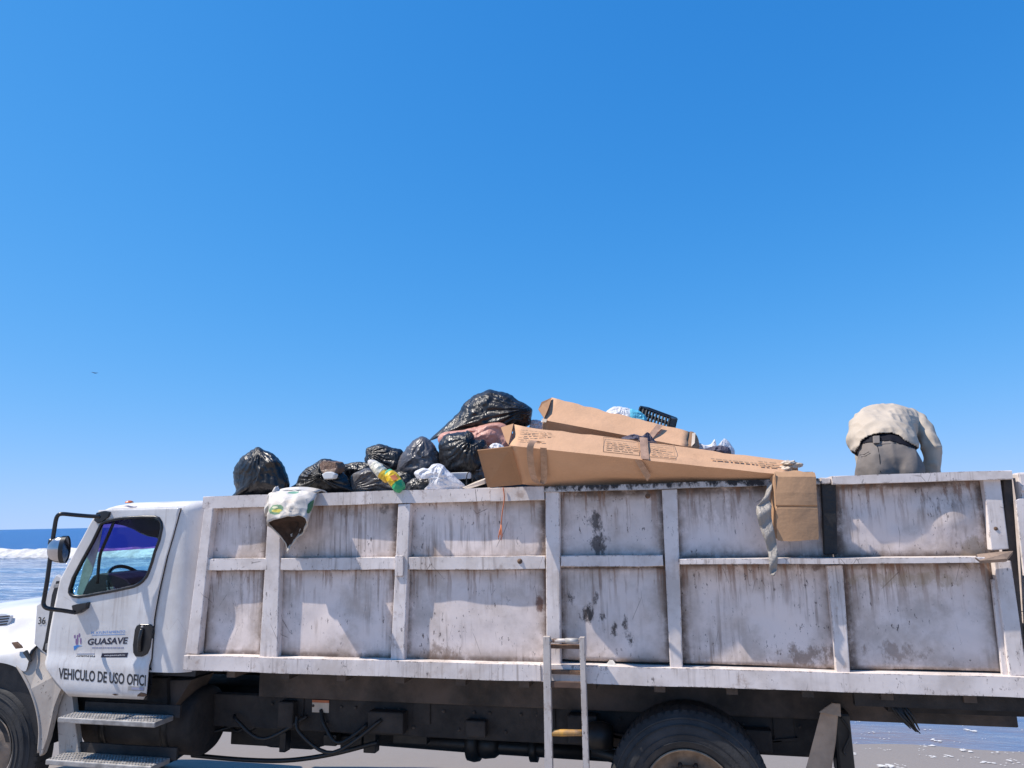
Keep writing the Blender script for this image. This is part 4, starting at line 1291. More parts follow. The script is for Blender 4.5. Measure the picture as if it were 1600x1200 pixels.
# heap of loose refuse that fills the bed below the bags
xs = np.linspace(-3.64, 1.98, 150); ys = np.linspace(.115, 2.36, 60)
X, Y = np.meshgrid(xs, ys)
q = np.stack([X.ravel(), Y.ravel(), 0 * X.ravel()], -1)
hump = 2.28 + .34 * np.exp(-((X - -1.2) / .75) ** 2) * np.exp(-((Y - 1.15) / .65) ** 2) + .10 * np.exp(-((X - -2.6) / .9) ** 2) * np.clip((Y - .1) / .6, 0, 1)
hump = hump - .62 * np.clip((X - .55) / .7, 0, 1)
Z = hump + .05 * fbm(q * 4.2, 77, 4).reshape(X.shape) * np.clip((Y - .1) / .2, .2, 1)
Z[0] = np.minimum(Z[0], 2.3)
heap, _ = grid_mesh('refuse_heap', X, Y, Z, M['refuse'])
heap['kind'] = 'stuff'
heap['label'] = 'dark loose refuse filling the bed of the dump truck'

G = 'bags of rubbish piled on the truck'
def soft(name, outline, Y, ratio, mat, label, cat, group=None, seed=0, amp=.10, ncr=22, knot=None, kamp=.06, nk=26, rim=.035):
    """stuffed soft thing: its outline measured on the plane y = Y, filled out to both sides of that plane"""
    rs = np.random.RandomState(seed + 100)
    pts = [Vector((p[0], p[1], 0)) for p in outline]
    n0 = len(pts)
    ring_ = []
    for i in range(n0):
        p0, p1, p2, p3 = pts[i - 1], pts[i], pts[(i + 1) % n0], pts[(i + 2) % n0]
        for k in range(12):
            t = k / 12
            ring_.append(0.5 * ((2 * p1) + (p2 - p0) * t + (2 * p0 - 5 * p1 + 4 * p2 - p3) * t * t + (3 * p1 - p0 - 3 * p2 + p3) * t ** 3))
    O = np.array([(p.x, p.y) for p in ring_])
    N = len(O)
    C = np.array([(O[:, 0].max() + O[:, 0].min()) / 2, (O[:, 1].max() + O[:, 1].min()) / 2]) * .5 + O.mean(0) * .5
    cw = at(C[0], C[1], Y)
    m = mpp(cw)
    Rm = m * math.sqrt((O[:, 0].max() - O[:, 0].min()) * (O[:, 1].max() - O[:, 1].min())) / 2
    NR = 34
    ss = np.sin(np.linspace(0, math.pi / 2, NR))
    th = np.arctan2(O[:, 1] - C[1], O[:, 0] - C[0])
    V_, F_ = [], []
    for side in (1, -1):
        S_, TH = np.meshgrid(ss[:-1] if side < 0 else ss, th, indexing='ij')
        K = S_.shape[0]
        PX = C[0] + (O[None, :, 0] - C[0]) * S_; PY = C[1] + (O[None, :, 1] - C[1]) * S_
        hgt = np.sqrt(np.maximum(1 - S_ ** 2, 0)) ** .85
        U_ = np.stack([np.cos(TH) * S_, np.sin(TH) * S_, side * hgt], -1).reshape(-1, 3)
        d = creases(U_, rs, ncr, amp) + .10 * vnoise(U_ * 1.7 + seed, seed) + amp * .28 * fbm(U_ * 4.5 + seed, seed + 2, 3)
        if knot is not None:
            ka = np.arctan2(PY - knot[1], PX - knot[0]).ravel(); kr = np.hypot(PX - knot[0], PY - knot[1]).ravel()
            span = .9 * math.hypot(O[:, 0].max() - O[:, 0].min(), O[:, 1].max() - O[:, 1].min())
            wv = ka * nk + 3 * vnoise(U_ * 2.2, seed + 7)
            d = d + kamp * (np.abs(np.sin(wv * .5)) - .6) * np.clip(1 - kr / span, 0, 1)
        hh = (hgt.ravel() * ratio + d * (1 - .75 * S_.ravel() ** 6)) * Rm
        wob = rim * (vnoise(np.stack([np.cos(TH).ravel() * 4, np.sin(TH).ravel() * 4, 0 * U_[:, 0] + seed], -1), seed + 4) + .5 * vnoise(np.stack([np.cos(TH).ravel() * 11, np.sin(TH).ravel() * 11, 0 * U_[:, 0] + seed], -1), seed + 5)) * S_.ravel() ** 2
        for px, py, h_, w_ in zip((C[0] + (PX.ravel() - C[0]) * (1 + wob)), (C[1] + (PY.ravel() - C[1]) * (1 + wob)), hh, wob):
            P = at(px, py, Y)
            v = (P - CAM).normalized()
            V_.append(P - v * h_ * side)
        base = 0 if side > 0 else NR * N
        for i in range(K - 1):
            for j in range(N):
                j2 = (j + 1) % N
                q_ = (base + i * N + j, base + i * N + j2, base + (i + 1) * N + j2, base + (i + 1) * N + j)
                F_.append(q_ if side < 0 else q_[::-1])
        if side < 0:
            for j in range(N):
                j2 = (j + 1) % N
                F_.append((base + (K - 1) * N + j, base + (K - 1) * N + j2, (NR - 1) * N + j2, (NR - 1) * N + j))
    low = min(v.z for v in V_)
    org = Vector((cw.x, cw.y, low))
    o = mesh(name, [v - org for v in V_], F_, mat, None, True)
    o.location = org
    tag(o, label, cat, group)
    return o
soft('garbage_bag', ((404, 700), (415, 704), (430, 711), (440, 722), (447, 740), (452, 752), (452, 763), (449, 776), (415, 777), (384, 775), (372, 778), (363, 780), (362, 775), (367, 768), (365, 752), (365, 740), (367, 727), (376, 716), (387, 707), (395, 702)), .22, .85, M['bag'], 'bulging black garbage bag on the front corner of the truck body, neck over rim', 'garbage bag', G, 1, .10, 20, (404, 698), .07, 30)
soft('garbage_bag', ((467, 742), (475, 734), (487, 726), (497, 720), (505, 717), (520, 719), (530, 724), (535, 735), (542, 745), (552, 760), (550, 773), (500, 774), (455, 773), (452, 763), (462, 755)), .26, .7, M['bag'], 'torn black garbage bag with brown scraps showing through its split top', 'garbage bag', G, 2, .13, 26, (499, 746), .10, 24)
soft('garbage_bag', ((531, 728), (545, 724), (556, 722), (580, 723), (586, 735), (572, 748), (545, 750)), .52, .6, M['bag'], 'flat shiny black garbage bag between the torn bag and the grey see-through one', 'garbage bag', G, 3, .14, 22)
soft('garbage_bag', ((545, 757), (552, 740), (565, 734), (577, 731), (590, 738), (602, 746), (617, 757), (632, 766), (634, 773), (590, 774), (546, 773)), .26, .6, M['bag_grey'], 'slumped grey see-through garbage bag under the yellow and green packet', 'garbage bag', G, 4, .13, 30, (548, 762), .10, 30)
soft('garbage_bag', ((570, 719), (571, 707), (574, 699), (585, 695), (595, 694), (612, 699), (629, 705), (634, 725), (628, 745), (602, 748), (588, 736), (572, 722)), .62, .85, M['bag'], 'black garbage bag with a ruffled neck behind the yellow and green packet', 'garbage bag', G, 5, .11, 22, (572, 708), .11, 26)
soft('garbage_bag', ((621, 728), (624, 719), (629, 708), (643, 691), (657, 683), (670, 686), (680, 697), (686, 712), (688, 730), (680, 748), (650, 752), (630, 748), (620, 738)), .52, .95, M['bag_slate'], 'boxy slate grey garbage bag standing above the white carrier bag', 'garbage bag', G, 6, .15, 12, (662, 684), .06, 12)
soft('garbage_bag', ((686, 697), (692, 682), (707, 676), (725, 675), (731, 671), (740, 679), (744, 686), (757, 687), (760, 697), (755, 707), (755, 722), (752, 740), (725, 748), (700, 746), (690, 732), (686, 715)), .46, .9, M['bag'], 'round black garbage bag with knotted ears under the pink bag', 'garbage bag', G, 7, .09, 20, (740, 684), .08, 26)
soft('garbage_bag', ((671, 689), (674, 683), (687, 672), (700, 660), (715, 645), (726, 630), (740, 619), (760, 610), (780, 611), (797, 617), (810, 626), (825, 634), (832, 640), (831, 652), (825, 664), (800, 674), (760, 676), (720, 676), (690, 683)), 1.0, .8, M['bag'], 'largest black garbage bag on top of the pile', 'garbage bag', G, 8, .11, 26, (822, 640), .10, 26)
soft('pink_plastic_bag', ((685, 688), (692, 677), (720, 672), (745, 667), (765, 661), (782, 661), (795, 668), (800, 680), (800, 700), (775, 712), (745, 710), (715, 706), (695, 700)), .74, .6, M['bag_pink'], 'crumpled pink plastic bag tucked below the largest black bag', 'plastic bag', G, 9, .15, 34, (690, 690), .06, 16)
soft('carrier_bag', ((677, 725), (690, 725), (700, 735), (712, 745), (727, 759), (720, 764), (695, 769), (675, 767), (663, 765), (670, 756), (667, 747), (652, 748), (648, 738), (660, 731), (669, 732)), .13, .55, M['bag_white'], 'thin white carrier bag lying on the rim beside the boxy slate bag', 'plastic bag', G, 10, .16, 24, (685, 724), .07, 14, .02)
soft('garbage_bag', ((634, 758), (645, 748), (660, 744), (674, 752), (676, 772), (650, 774), (634, 772)), .24, .6, M['bag_dusty'], 'dusty dark brown scrap bag beside the green packet end', 'garbage bag', G, 12, .18, 20)
soft('garbage_bag', ((735, 738), (740, 728), (748, 726), (756, 722), (764, 727), (764, 752), (740, 753)), .40, .6, M['bag_grey'], 'small dark crumpled bag beside the open end of the long carton', 'garbage bag', G, 13, .22, 26)
soft('garbage_bag', ((588, 752), (600, 738), (625, 735), (650, 742), (652, 774), (590, 774)), .46, .6, M['bag'], 'black garbage bag wedged behind the yellow and green packet', 'garbage bag', G, 14, .16, 22)
soft('garbage_bag', ((692, 748), (705, 742), (730, 738), (760, 740), (775, 752), (778, 776), (735, 778), (692, 776)), .55, .6, M['bag'], 'black garbage bag low behind the white foam tray and the cream board', 'garbage bag', G, 24, .16, 22)
soft('carrier_bag', ((763, 700), (768, 694), (775, 692), (782, 694), (788, 699), (790, 712), (764, 712)), .5, .5, M['bag_white'], 'white plastic scrap between the pink bag and the long carton', 'plastic bag', G, 15, .2, 20)
soft('carrier_bag', ((828, 662), (832, 656), (846, 657), (856, 660), (856, 682), (828, 680)), 1.0, .5, M['bag_white'], 'pale plastic bag between the largest black bag and the upper carton', 'plastic bag', G, 16, .16, 20)
soft('carrier_bag', ((946, 645), (952, 639), (962, 635), (972, 636), (985, 639), (994, 645), (994, 668), (965, 670), (948, 660)), 1.12, .6, M['bag_white'], 'white plastic bag behind the upper carton beside the black crate', 'plastic bag', G, 17, .14, 16, (975, 634), .05, 14)
soft('blue_plastic_bag', ((984, 641), (992, 640), (1002, 644), (1010, 653), (1010, 668), (988, 668)), 1.08, .6, M['bag_blue'], 'bright blue plastic bag between the white bag and the black crate', 'plastic bag', G, 18, .16, 20)
soft('carrier_bag', ((1085, 695), (1088, 690), (1100, 695), (1110, 694), (1117, 686), (1120, 696), (1126, 694), (1132, 685), (1142, 694), (1148, 708), (1140, 724), (1110, 726), (1090, 720)), .85, .5, M['bag_white'], 'white plastic bag with two peaks behind the long carton', 'plastic bag', G, 19, .14, 14, (1132, 684), .05, 10, .01)
soft('garbage_bag', ((1093, 705), (1105, 700), (1112, 698), (1127, 696), (1139, 700), (1142, 712), (1138, 728), (1098, 726)), .74, .5, M['darkcloth'], 'dark garbage bag in front of the twin-peaked white bag', 'garbage bag', G, 20, .14, 18)
soft('dark_rag', ((970, 685), (980, 681), (990, 678), (1003, 681), (1012, 675), (1020, 685), (1028, 694), (1024, 706), (1000, 706), (976, 700)), .30, .45, M['darkcloth'], 'crumpled dark rag between the two long cartons', 'rag', None, 21, .25, 26)
# brown scraps in the torn bag
o = prism('food_carton', [at(*p_) for p_ in ((498, 725, .16), (503, 720, .14), (512, 722, .12), (524, 722, .12), (529, 731, .12), (523, 741, .10), (515, 738, .11), (507, 743, .10), (500, 735, .12))], (.02, .10, .01), M['scrap'], None, .012, 2)
tag(o, 'brown scrap carton poking out of the torn black bag', 'carton')
o = prism('foam_tray', [at(*p_, .085) for p_ in ((502, 741), (509, 737), (518, 737), (523, 741), (520, 748), (506, 749))], (.01, .05, 0), M['foam_white'], None, .008, 2)
tag(o, 'small white foam tray below the scrap carton in the torn bag', 'tray')

# yellow and green rolled packet
def band_mat(name, bands):
    b = NB(name)
    t = b.attr('along')
    c = bands[0][1] + (1,)
    for pos, col in bands[1:]:
        c = b.mix(b.ramp(t, pos - .012, pos + .012), c, col)
    h = b.voronoi(30, 'F1')
    return b.done(c, 0.32, b.bump(h, .5, .02))
def packet(name, pts, radii, mat, label):
    pp = smooth_path(pts, 6)
    N = len(pp)
    rr = list(np.interp(np.linspace(0, 1, N), np.linspace(0, 1, len(radii)), radii))
    v, f = tube_geo(pp, rr, 20)
    v = np.array([q_[:] for q_ in v]); n = vnoise(v * 26, 3)
    cen = np.repeat(np.array([p[:] for p in pp]), 20, 0)
    v = cen + (v - cen) * (1 + .10 * n)[:, None]
    o = mesh(name, v.tolist(), f, mat, None, True)
    a_ = o.data.attributes.new('along', 'FLOAT', 'POINT')
    a_.data.foreach_set('value', np.repeat(np.linspace(0, 1, N), 20).astype(np.float32))
    tag(o, label, 'packet')
    return o
packet('plastic_packet', [at(576, 720, .05), at(585, 727, .04), at(595, 737, .03), at(606, 750, .02)], [.010, .034, .044, .046, .030], band_mat('clear_yellow_wrap', [(0, (.55, .52, .48)), (.30, (.66, .62, .50)), (.74, (.75, .46, .03))]), 'clear plastic packet with a yellow end on the grey see-through bag')
pk = packet('plastic_packet', [at(606, 736, .0), at(612, 745, -.005), at(620, 756, -.01), at(628, 766, -.012)], [.024, .042, .046, .048, .048, .030], band_mat('yellow_green_wrap', [(0, (.08, .40, .24)), (.16, (.78, .50, .02)), (.66, (.03, .36, .14))]), 'yellow packet with a green end leaning on the rim')
c = at(615, 746, -.072)
prism('printed_panel', [at(609, 744, -.064), at(617, 741, -.068), at(622, 748, -.072), at(615, 751, -.072)], (0, .006, 0), M['sticker'], pk)

# flat scraps beside the white carrier bag
o = prism('foam_tray', [at(703, 739, .22), at(735, 738, .30), at(735, 748, .30), at(705, 750, .22)], (0, .03, .004), M['foam_white'], None, .004)
tag(o, 'flat white foam tray behind the white carrier bag', 'tray')
o = prism('board_offcut', [at(722, 762, .06), at(757, 749, .10), at(758, 756, .10), at(730, 765, .06)], (.03, .22, .05), M['cream'], None, .003)
tag(o, 'cream board offcut leaning at the open end of the long carton', 'board')
# wire loop
o = tube('wire_loop', smooth_path([at(729, 760, .10), at(729, 745, .12), at(732, 738, .14), at(737, 740, .16), at(738, 752, .16)]), .004, M['hose'], None, 6)
tag(o, 'thin black wire loop standing up beside the cream board offcut', 'wire')

# white and green printed sack hanging over the rim
def make_sack():
    b = NB('woven_sack')
    c = b.mix(b.ramp(b.noise(6, 5), .35, .7), (.46, .41, .36), (.62, .585, .55))
    xyz = b.sep()
    wob = b.noise(22, 3)
    def spot(px, py, Y, rx, rz, col, k=.95):
        nonlocal c
        p = at(px, py, Y)
        dx = b.math('DIVIDE', b.math('SUBTRACT', xyz[0], p.x), rx); dz = b.math('DIVIDE', b.math('SUBTRACT', xyz[2], p.z), rz)
        d2 = b.math('ADD', b.math('MULTIPLY', dx, dx), b.math('MULTIPLY', dz, dz))
        m = b.math('ADD', b.math('SUBTRACT', 1.0, d2), b.math('MULTIPLY', b.math('SUBTRACT', wob, .5), 1.2))
        c = b.mix(b.math('MULTIPLY', b.ramp(m, .1, .3), k), c, col)
    spot(437, 796, -.17, .080, .040, (.06, .20, .08), .85); spot(439, 798, -.17, .055, .014, (.62, .52, .08), .9); spot(434, 793, -.17, .03, .009, (.70, .66, .45), .8)
    spot(497, 790, -.05, .020, .06, (.05, .17, .06)); spot(499, 796, -.05, .010, .02, (.50, .42, .05))
    spot(466, 770, -.02, .05, .010, (.07, .26, .18)); spot(466, 783, -.1, .05, .02, (.50, .40, .30), .4); spot(448, 802, -.2, .04, .012, (.45, .40, .36), .4); spot(425, 796, -.08, .03, .03, (.10, .17, .10), .8)
    weave = b.noise(1, 2, .5, b.mapping(scale=(220, 220, 220)))
    h = b.math('ADD', b.voronoi(13, 'F1'), b.math('MULTIPLY', weave, .06))
    return b.done(c, .6, b.bump(h, .5, .03))
M['sack'] = make_sack()
mouth = [(456, 806.5, -.25), (466, 805.5, -.25), (474, 808, -.24), (481, 814, -.20), (480, 824, -.15), (472, 834, -.11), (462, 845, -.08), (455, 857, -.05), (449, 864, -.035), (446, 852, -.05), (438, 840, -.08), (428, 831, -.12), (420, 823, -.16), (418, 818, -.19), (424, 813, -.22), (440, 808.5, -.25)]
upper = [(459, 767, -.06), (473, 767, -.06), (486, 768, -.055), (496, 771, -.035), (491, 785, -.02), (487, 798, -.015), (482, 811, -.012), (470, 822, -.012), (450, 824, -.012), (440, 818, -.012), (432, 808, -.015), (425, 796, -.02), (422, 782, -.03), (423, 771, -.045), (432, 767, -.055), (445, 767, -.06)]
def ring(pts):
    pp = [at(*p) for p in pts]
    return smooth_path(pp + [pp[0]], 4)[:-1]
ra, rb = ring(upper), ring(mouth)
N = len(ra); V_, F_ = [], []
NT = 12
for i in range(NT + 1):
    t = i / NT
    for j in range(N):
        q_ = ra[j].lerp(rb[j], t)
        f_ = math.cos(2 * math.pi * j / N)               # +1 along the front upper side
        q_ = q_ + Vector((0, -.045 * math.sin(math.pi * t) * max(f_, 0), .012 * math.sin(math.pi * t)))
        V_.append(q_)
V_ = np.array([v[:] for v in V_])
V_[:, 1] += .034 * (np.abs(vnoise(V_ * np.array([15, 9, 8]), 5)) - .4) + .010 * vnoise(V_ * 30, 6)
V_[:, 2] += .006 * vnoise(V_ * 18, 7)
for i in range(NT):
    for j in range(N):
        F_.append((i * N + j, i * N + (j + 1) % N, (i + 1) * N + (j + 1) % N, (i + 1) * N + j))
# the cloth runs on over the rim into the bed
base = len(V_)
topi = [j for j in range(N) if ra[j].z > at(450, 775, 0).z]
sack = mesh('feed_sack', V_.tolist(), F_, M['sack'], None, True)
sm = sack.modifiers.new('cloth', 'SOLIDIFY'); sm.thickness = .007; sm.offset = 1
tag(sack, 'white woven sack with green and yellow print hanging open over the rim', 'sack')
r0 = [at(*p) for p in ((428, 770, -.045), (440, 766, -.06), (458, 765, -.062), (475, 765, -.06), (496, 770, -.04))]
ov = []
for k, (dy_, dz_) in enumerate(((0, 0), (.03, .022), (.09, .028), (.16, .012), (.24, -.04))):
    ov.append([p + Vector((0, dy_, dz_)) for p in r0])
V2 = [p for r_ in ov for p in r_]; F2 = [(5 * i + j, 5 * i + j + 1, 5 * i + j + 6, 5 * i + j + 5) for i in range(4) for j in range(4)]
g = mesh('sack_fold', V2, F2, M['sack'], sack, True)
sm = g.modifiers.new('sub', 'SUBSURF'); sm.levels = 2; sm.render_levels = 2
sm = g.modifiers.new('cloth', 'SOLIDIFY'); sm.thickness = .012
# dark leavings inside
inn = [rb[j].lerp(ra[j], .10) for j in range(N)]
mid = sum(inn, Vector()) / N
inn = [mid + (p - mid) * .955 for p in inn]
mesh('sack_leavings', inn + [mid + Vector((0, .10, .03))], [(j, (j + 1) % N, N) for j in range(N)], simple('brown_leavings', (.055, .03, .02), .9, var=.6, scale=20), sack, True)
# crumpled corner at its left shoulder
bag_c = at(428, 785, -.03)
V, F = ico(4)
P = V * (1 + .30 * vnoise(V * 2.5 + 3, 4) + .15 * vnoise(V * 6, 8))[:, None] * np.array([.055, .05, .10]); P[:, 0] += .25 * P[:, 2]; P = P + np.array(bag_c)
mesh('sack_corner', P.tolist(), F, M['sack'], sack, True)

# ------------------------------------------------------------------ cartons
def print_lines(parent, A, U, W, rows, length, lh, seed, name='printed_lines', nrm=None):
    """lines of box print too small to read: broken strokes on the face spanned by U, W from A"""
    rk = random.Random(seed)
    V_, F_ = [], []
    for r_ in range(rows):
        u = 0
        L = length * rk.uniform(.6, 1)
        while u < L:
            w = rk.uniform(.012, .045)
            p0 = A + U * u + W * (r_ * lh)
            q_ = [p0, p0 + U * w, p0 + U * w + W * lh * .30, p0 + W * lh * .30]
            o_ = len(V_)
            V_ += [p + nrm * .0022 for p in q_]
            F_.append((o_, o_ + 1, o_ + 2, o_ + 3))
            u += w + rk.uniform(.006, .014)
    return mesh(name, V_, F_, M['cardprint'], parent)
def carton(name, A0, B0, C0, A1, B1, C1, mat, label, sag=.012, seed=0, nseg=28, side_mat=None):
    """long box: at each end A = far top edge, B = near ridge, C = near lower edge; the fourth edge closes the section"""
    V_, F_ = [], []
    rs = np.random.RandomState(seed)
    sub = 6
    for i in range(nseg + 1):
        t = i / nseg
        a, b_, c_ = A0.lerp(A1, t), B0.lerp(B1, t), C0.lerp(C1, t)
        d_ = a + c_ - b_
        corner = [a, b_, c_, d_]
        for e in range(4):
            for k in range(sub):
                p = corner[e].lerp(corner[(e + 1) % 4], k / sub)
                cen = (a + c_) / 2
                w = math.sin(math.pi * k / sub)
                n_ = sag * w * (.35 + vnoise(np.array([[t * 5 + seed, e * 3.1, k * .4]]), seed)[0])
                p = p + (cen - p).normalized() * n_ * 1.2
                if k == 0: p = p + (cen - p).normalized() * max(0, .014 * vnoise(np.array([[t * 17 + seed, e * 5.3, .5]]), seed + 3)[0])
                V_.append(p)
    W = 4 * sub
    for i in range(nseg):
        for j in range(W):
            F_.append((i * W + j, i * W + (j + 1) % W, (i + 1) * W + (j + 1) % W, (i + 1) * W + j))
    o = mesh(name, V_, F_, mat, None, False)
    sm = o.modifiers.new('board', 'SOLIDIFY'); sm.thickness = .007; sm.offset = -1
    autosmooth(o, 40)
    tag(o, label, 'cardboard box')
    return o
A0, B0, C0 = at(803, 663, -.07), at(795, 696, -.30), at(812, 758, .0)
A1, B1, C1 = at(1246, 722, .12), at(1236, 743, -.05), at(1240, 790, .36)
long_box = carton('long_carton', A0, B0, C0, A1, B1, C1, M['card'], 'long brown carton lying along the rim with its flap open', .016, 3, side_mat=None)
U = (B1 - B0).normalized(); W = (A0 - B0).normalized(); nrm = U.cross(W).normalized()
if nrm.z < 0: nrm = -nrm
H1 = (A0 - B0).length
bulge = nrm * .004
print_lines(long_box, B0 + U * .06 + W * H1 * .52 + bulge, U, W, 3, .30, .028, 1, nrm=nrm)
print_lines(long_box, B0 + U * .05 + W * H1 * .28 + bulge, U, W, 2, .20, .026, 2, nrm=nrm)
Lb = (B1 - B0).length
def frac(px): return (at(px, 700, -.2).x - B0.x) / U.x
for (pa, pb, sd) in ((942, 998, 5), (1012, 1054, 6)):
    u0, u1 = frac(pa), frac(pb)
    h_ = H1 * .55
    print_lines(long_box, B0 + U * (u0 + .02) + W * (H1 * .22) + bulge, U, W, 5, u1 - u0 - .03, h_ / 6, sd, nrm=nrm)
    c_ = [B0 + U * u0 + W * H1 * .14, B0 + U * u1 + W * H1 * .14, B0 + U * u1 + W * H1 * .80, B0 + U * u0 + W * H1 * .80]
    pts = [p + bulge + nrm * .002 for p in c_]
    v_, f_ = join_geo([tube_geo([pts[i], pts[(i + 1) % 4]], .0016, 4) for i in range(4)])
    mesh('printed_frame', v_, f_, M['cardprint'], long_box)
print_lines(long_box, B0 + U * frac(1112) + W * H1 * .30 + bulge, U, W, 1, .55, .05, 9, nrm=nrm)
u0 = frac(1190)
print_lines(long_box, B0 + U * u0 + W * H1 * .22 + bulge, U, W, 2, .14, .05, 10, nrm=nrm)
# brown tape across the lit face and down the shaded one
for (px, w) in ((1000, .05), (1010, .012)):
    u0 = frac(px)
    p0 = B0 + U * u0 + bulge
    mesh('packing_tape', [p0 + nrm * .003, p0 + U * w + nrm * .003, p0 + U * w + W * H1 * .97 + nrm * .003, p0 + W * H1 * .97 + nrm * .003], [(0, 1, 2, 3)], M['tape'], long_box)
D = (C0 - B0).normalized(); nd = D.cross(U).normalized()
if nd.y > 0: nd = -nd
for (px, L, w) in ((990, .14, .05),):
    u0 = frac(px)
    p0 = B0 + U * u0 + nd * .006
    mesh('packing_tape', [p0, p0 + U * w, p0 + U * (w + .05) + D * L, p0 + U * (w + .02) + D * (L + .05) + nd * .01], [(0, 1, 2, 3)], M['tape'], long_box)
# loose loop of tape near the open end
lp = [at(*p) for p in ((842, 692, -.29), (836, 689, -.31), (830, 694, -.33), (828, 705, -.32), (829, 722, -.27), (832, 740, -.19), (837, 752, -.11), (846, 756, -.07), (850, 745, -.10), (849, 700, -.28))]
pp = smooth_path(lp, 4)
V_, F_ = [], []
for i, p in enumerate(pp):
    w = .022
    V_ += [p + Vector((-w, 0, .004)), p + Vector((w, .004, 0))]
for i in range(len(pp) - 1):
    F_.append((2 * i, 2 * i + 1, 2 * i + 3, 2 * i + 2))
mesh('loose_tape', V_, F_, M['tape'], long_box, True)
# end flaps
def flap(name, pts, mat, parent, t=.007):
    a, b_, c_ = [Vector(p) for p in pts[:3]]
    n_ = (b_ - a).cross(c_ - a).normalized()
    return prism(name, pts, n_ * t, mat, parent)
flap('end_flap', [at(746, 704, -.36), at(799, 698, -.30), at(816, 757, -.015), at(762, 762, -.17)], M['card2'], long_box)
flap('end_flap', [A0, A0 + Vector((-.10, .02, -.02)), B0 + Vector((-.03, .05, .03)), B0], M['card2'], long_box)
# crushed, torn right end
for k, (px, py) in enumerate(((1232, 724), (1240, 728), (1226, 733))):
    c = at(px, py, .04)
    V, F = ico(3)
    P = V * (1 + .5 * vnoise(V * 2 + k, k))[:, None] * np.array([.05, .05, .018]) + np.array(c)
    mesh('torn_edge', P.tolist(), F, M['cream'], long_box, False)

A0, B0, C0 = at(862, 621, .95), at(848, 656, .70), at(846, 690, .85)
A1, B1, C1 = at(1078, 674, .85), at(1074, 698, .64), at(1072, 724, .78)
box2 = carton('upper_carton', A0, B0, C0, A1, B1, C1, M['card'], 'brown carton with a crushed end lying on top of the pile', .012, 7, nseg=20)
# rounded crushed end
V_, F_ = [], []
def sec(a, b_, c_, n=24):
    d_ = a + c_ - b_
    cs = [a, b_, c_, d_]
    return [cs[e].lerp(cs[(e + 1) % 4], k / 6) for e in range(4) for k in range(6)]
s1 = sec(A1, B1, C1); cen = sum(s1, Vector()) / 24
Ue = (B1 - B0).normalized()
for i in range(7):
    t = i / 6
    w = math.cos(t * math.pi / 2) ** .7
    for j, p in enumerate(s1):
        q_ = cen + (p - cen) * w + Ue * (.085 * math.sin(t * math.pi / 2))
        V_.append(q_ + Vector((0, 0, .006 * math.sin(j * 2.1 + i))))
for i in range(6):
    for j in range(24):
        F_.append((i * 24 + j, i * 24 + (j + 1) % 24, (i + 1) * 24 + (j + 1) % 24, (i + 1) * 24 + j))
mesh('crushed_end', V_, F_, M['card2'], box2, True)
W2 = (A1 - B1)
mesh('torn_paper', [B1 + Ue * .028 + W2 * .05, B1 + Ue * .05 + W2 * .3 + Vector((0, -.006, 0)), B1 + Ue * .045 + W2 * .95 + Vector((0, -.004, .004)), B1 + Ue * .02 + W2 * .9 + Vector((0, -.006, 0))], [(0, 1, 2, 3)], M['cream'], box2)
# tape patch on the upper carton
U2 = (B1 - B0).normalized(); W3 = (A0 - B0).normalized(); n2 = U2.cross(W3).normalized()
if n2.z < 0: n2 = -n2
p0 = B0 + U2 * ((B1 - B0).length * .74)
mesh('packing_tape', [p0 + n2 * .004 + U2 * -.02, p0 + U2 * .03 + n2 * .004, p0 + U2 * .10 + W3 * .22 + n2 * .004, p0 + U2 * .05 + W3 * .22 + n2 * .004], [(0, 1, 2, 3)], M['tape'], box2)
# torn left end of the upper carton
flap('torn_flap', [at(862, 622, .93), at(846, 629, .86), at(841, 640, .80), at(850, 654, .70), at(856, 640, .78)], M['card2'], box2)
flap('torn_flap', [at(846, 654, .70), at(855, 655, .69), at(853, 660, .68), at(848, 659, .68)], M['cream'], box2)

# cardboard hanging over the rim
YH = -.095
def hang_pt(px, py):
    e = .05 * max(0, (752 - py) / 16) ** 2
    return at(px, py, YH + e)
rowsp = [(736.5, 1213, 1268), (738.5, 1209, 1273), (745, 1209, 1275), (770, 1211, 1276), (789, 1212, 1277), (792, 1213, 1277.5), (794, 1213, 1277.5), (820, 1213.5, 1279), (840, 1214, 1279.5), (844.5, 1215, 1279)]
V_, F_ = [], []
NC = 14
for i, (py, xa, xb) in enumerate(rowsp):
    for k in range(NC + 1):
        t = k / NC
        p = hang_pt(xa + (xb - xa) * t, py + (1.2 * math.sin(5 * t) if i == len(rowsp) - 1 else 0) + (1.5 * math.sin(9 * t) if i == 0 else 0))
        if i in (5,): p.y += .010
        p.y += -.012 * math.sin(math.pi * t) + .006 * (py > 794) * (py - 794) / 50
        V_.append(p)
for i in range(len(rowsp) - 1):
    for k in range(NC):
        a = i * (NC + 1) + k
        F_.append((a, a + 1, a + NC + 2, a + NC + 1))
hang = mesh('hanging_cardboard', V_, F_, M['card3'], None, False)
sm = hang.modifiers.new('board', 'SOLIDIFY'); sm.thickness = .010; sm.offset = 1
tag(hang, 'creased brown cardboard flap hanging over the rim beside the black tarred post', 'cardboard')
prism('side_fold', [at(1211, 740, YH), at(1214, 790, YH), at(1216, 843, YH + .01), at(1204, 838, -.022), at(1203, 790, -.022), at(1203, 748, -.022)], (.004, .006, 0), M['card3'], hang)
V2 = [at(1210, 738, -.03), at(1270, 737, -.03), at(1270, 742, .30), at(1212, 742, .30)]
prism('top_fold', V2, (0, 0, -.008), M['card3'], hang)

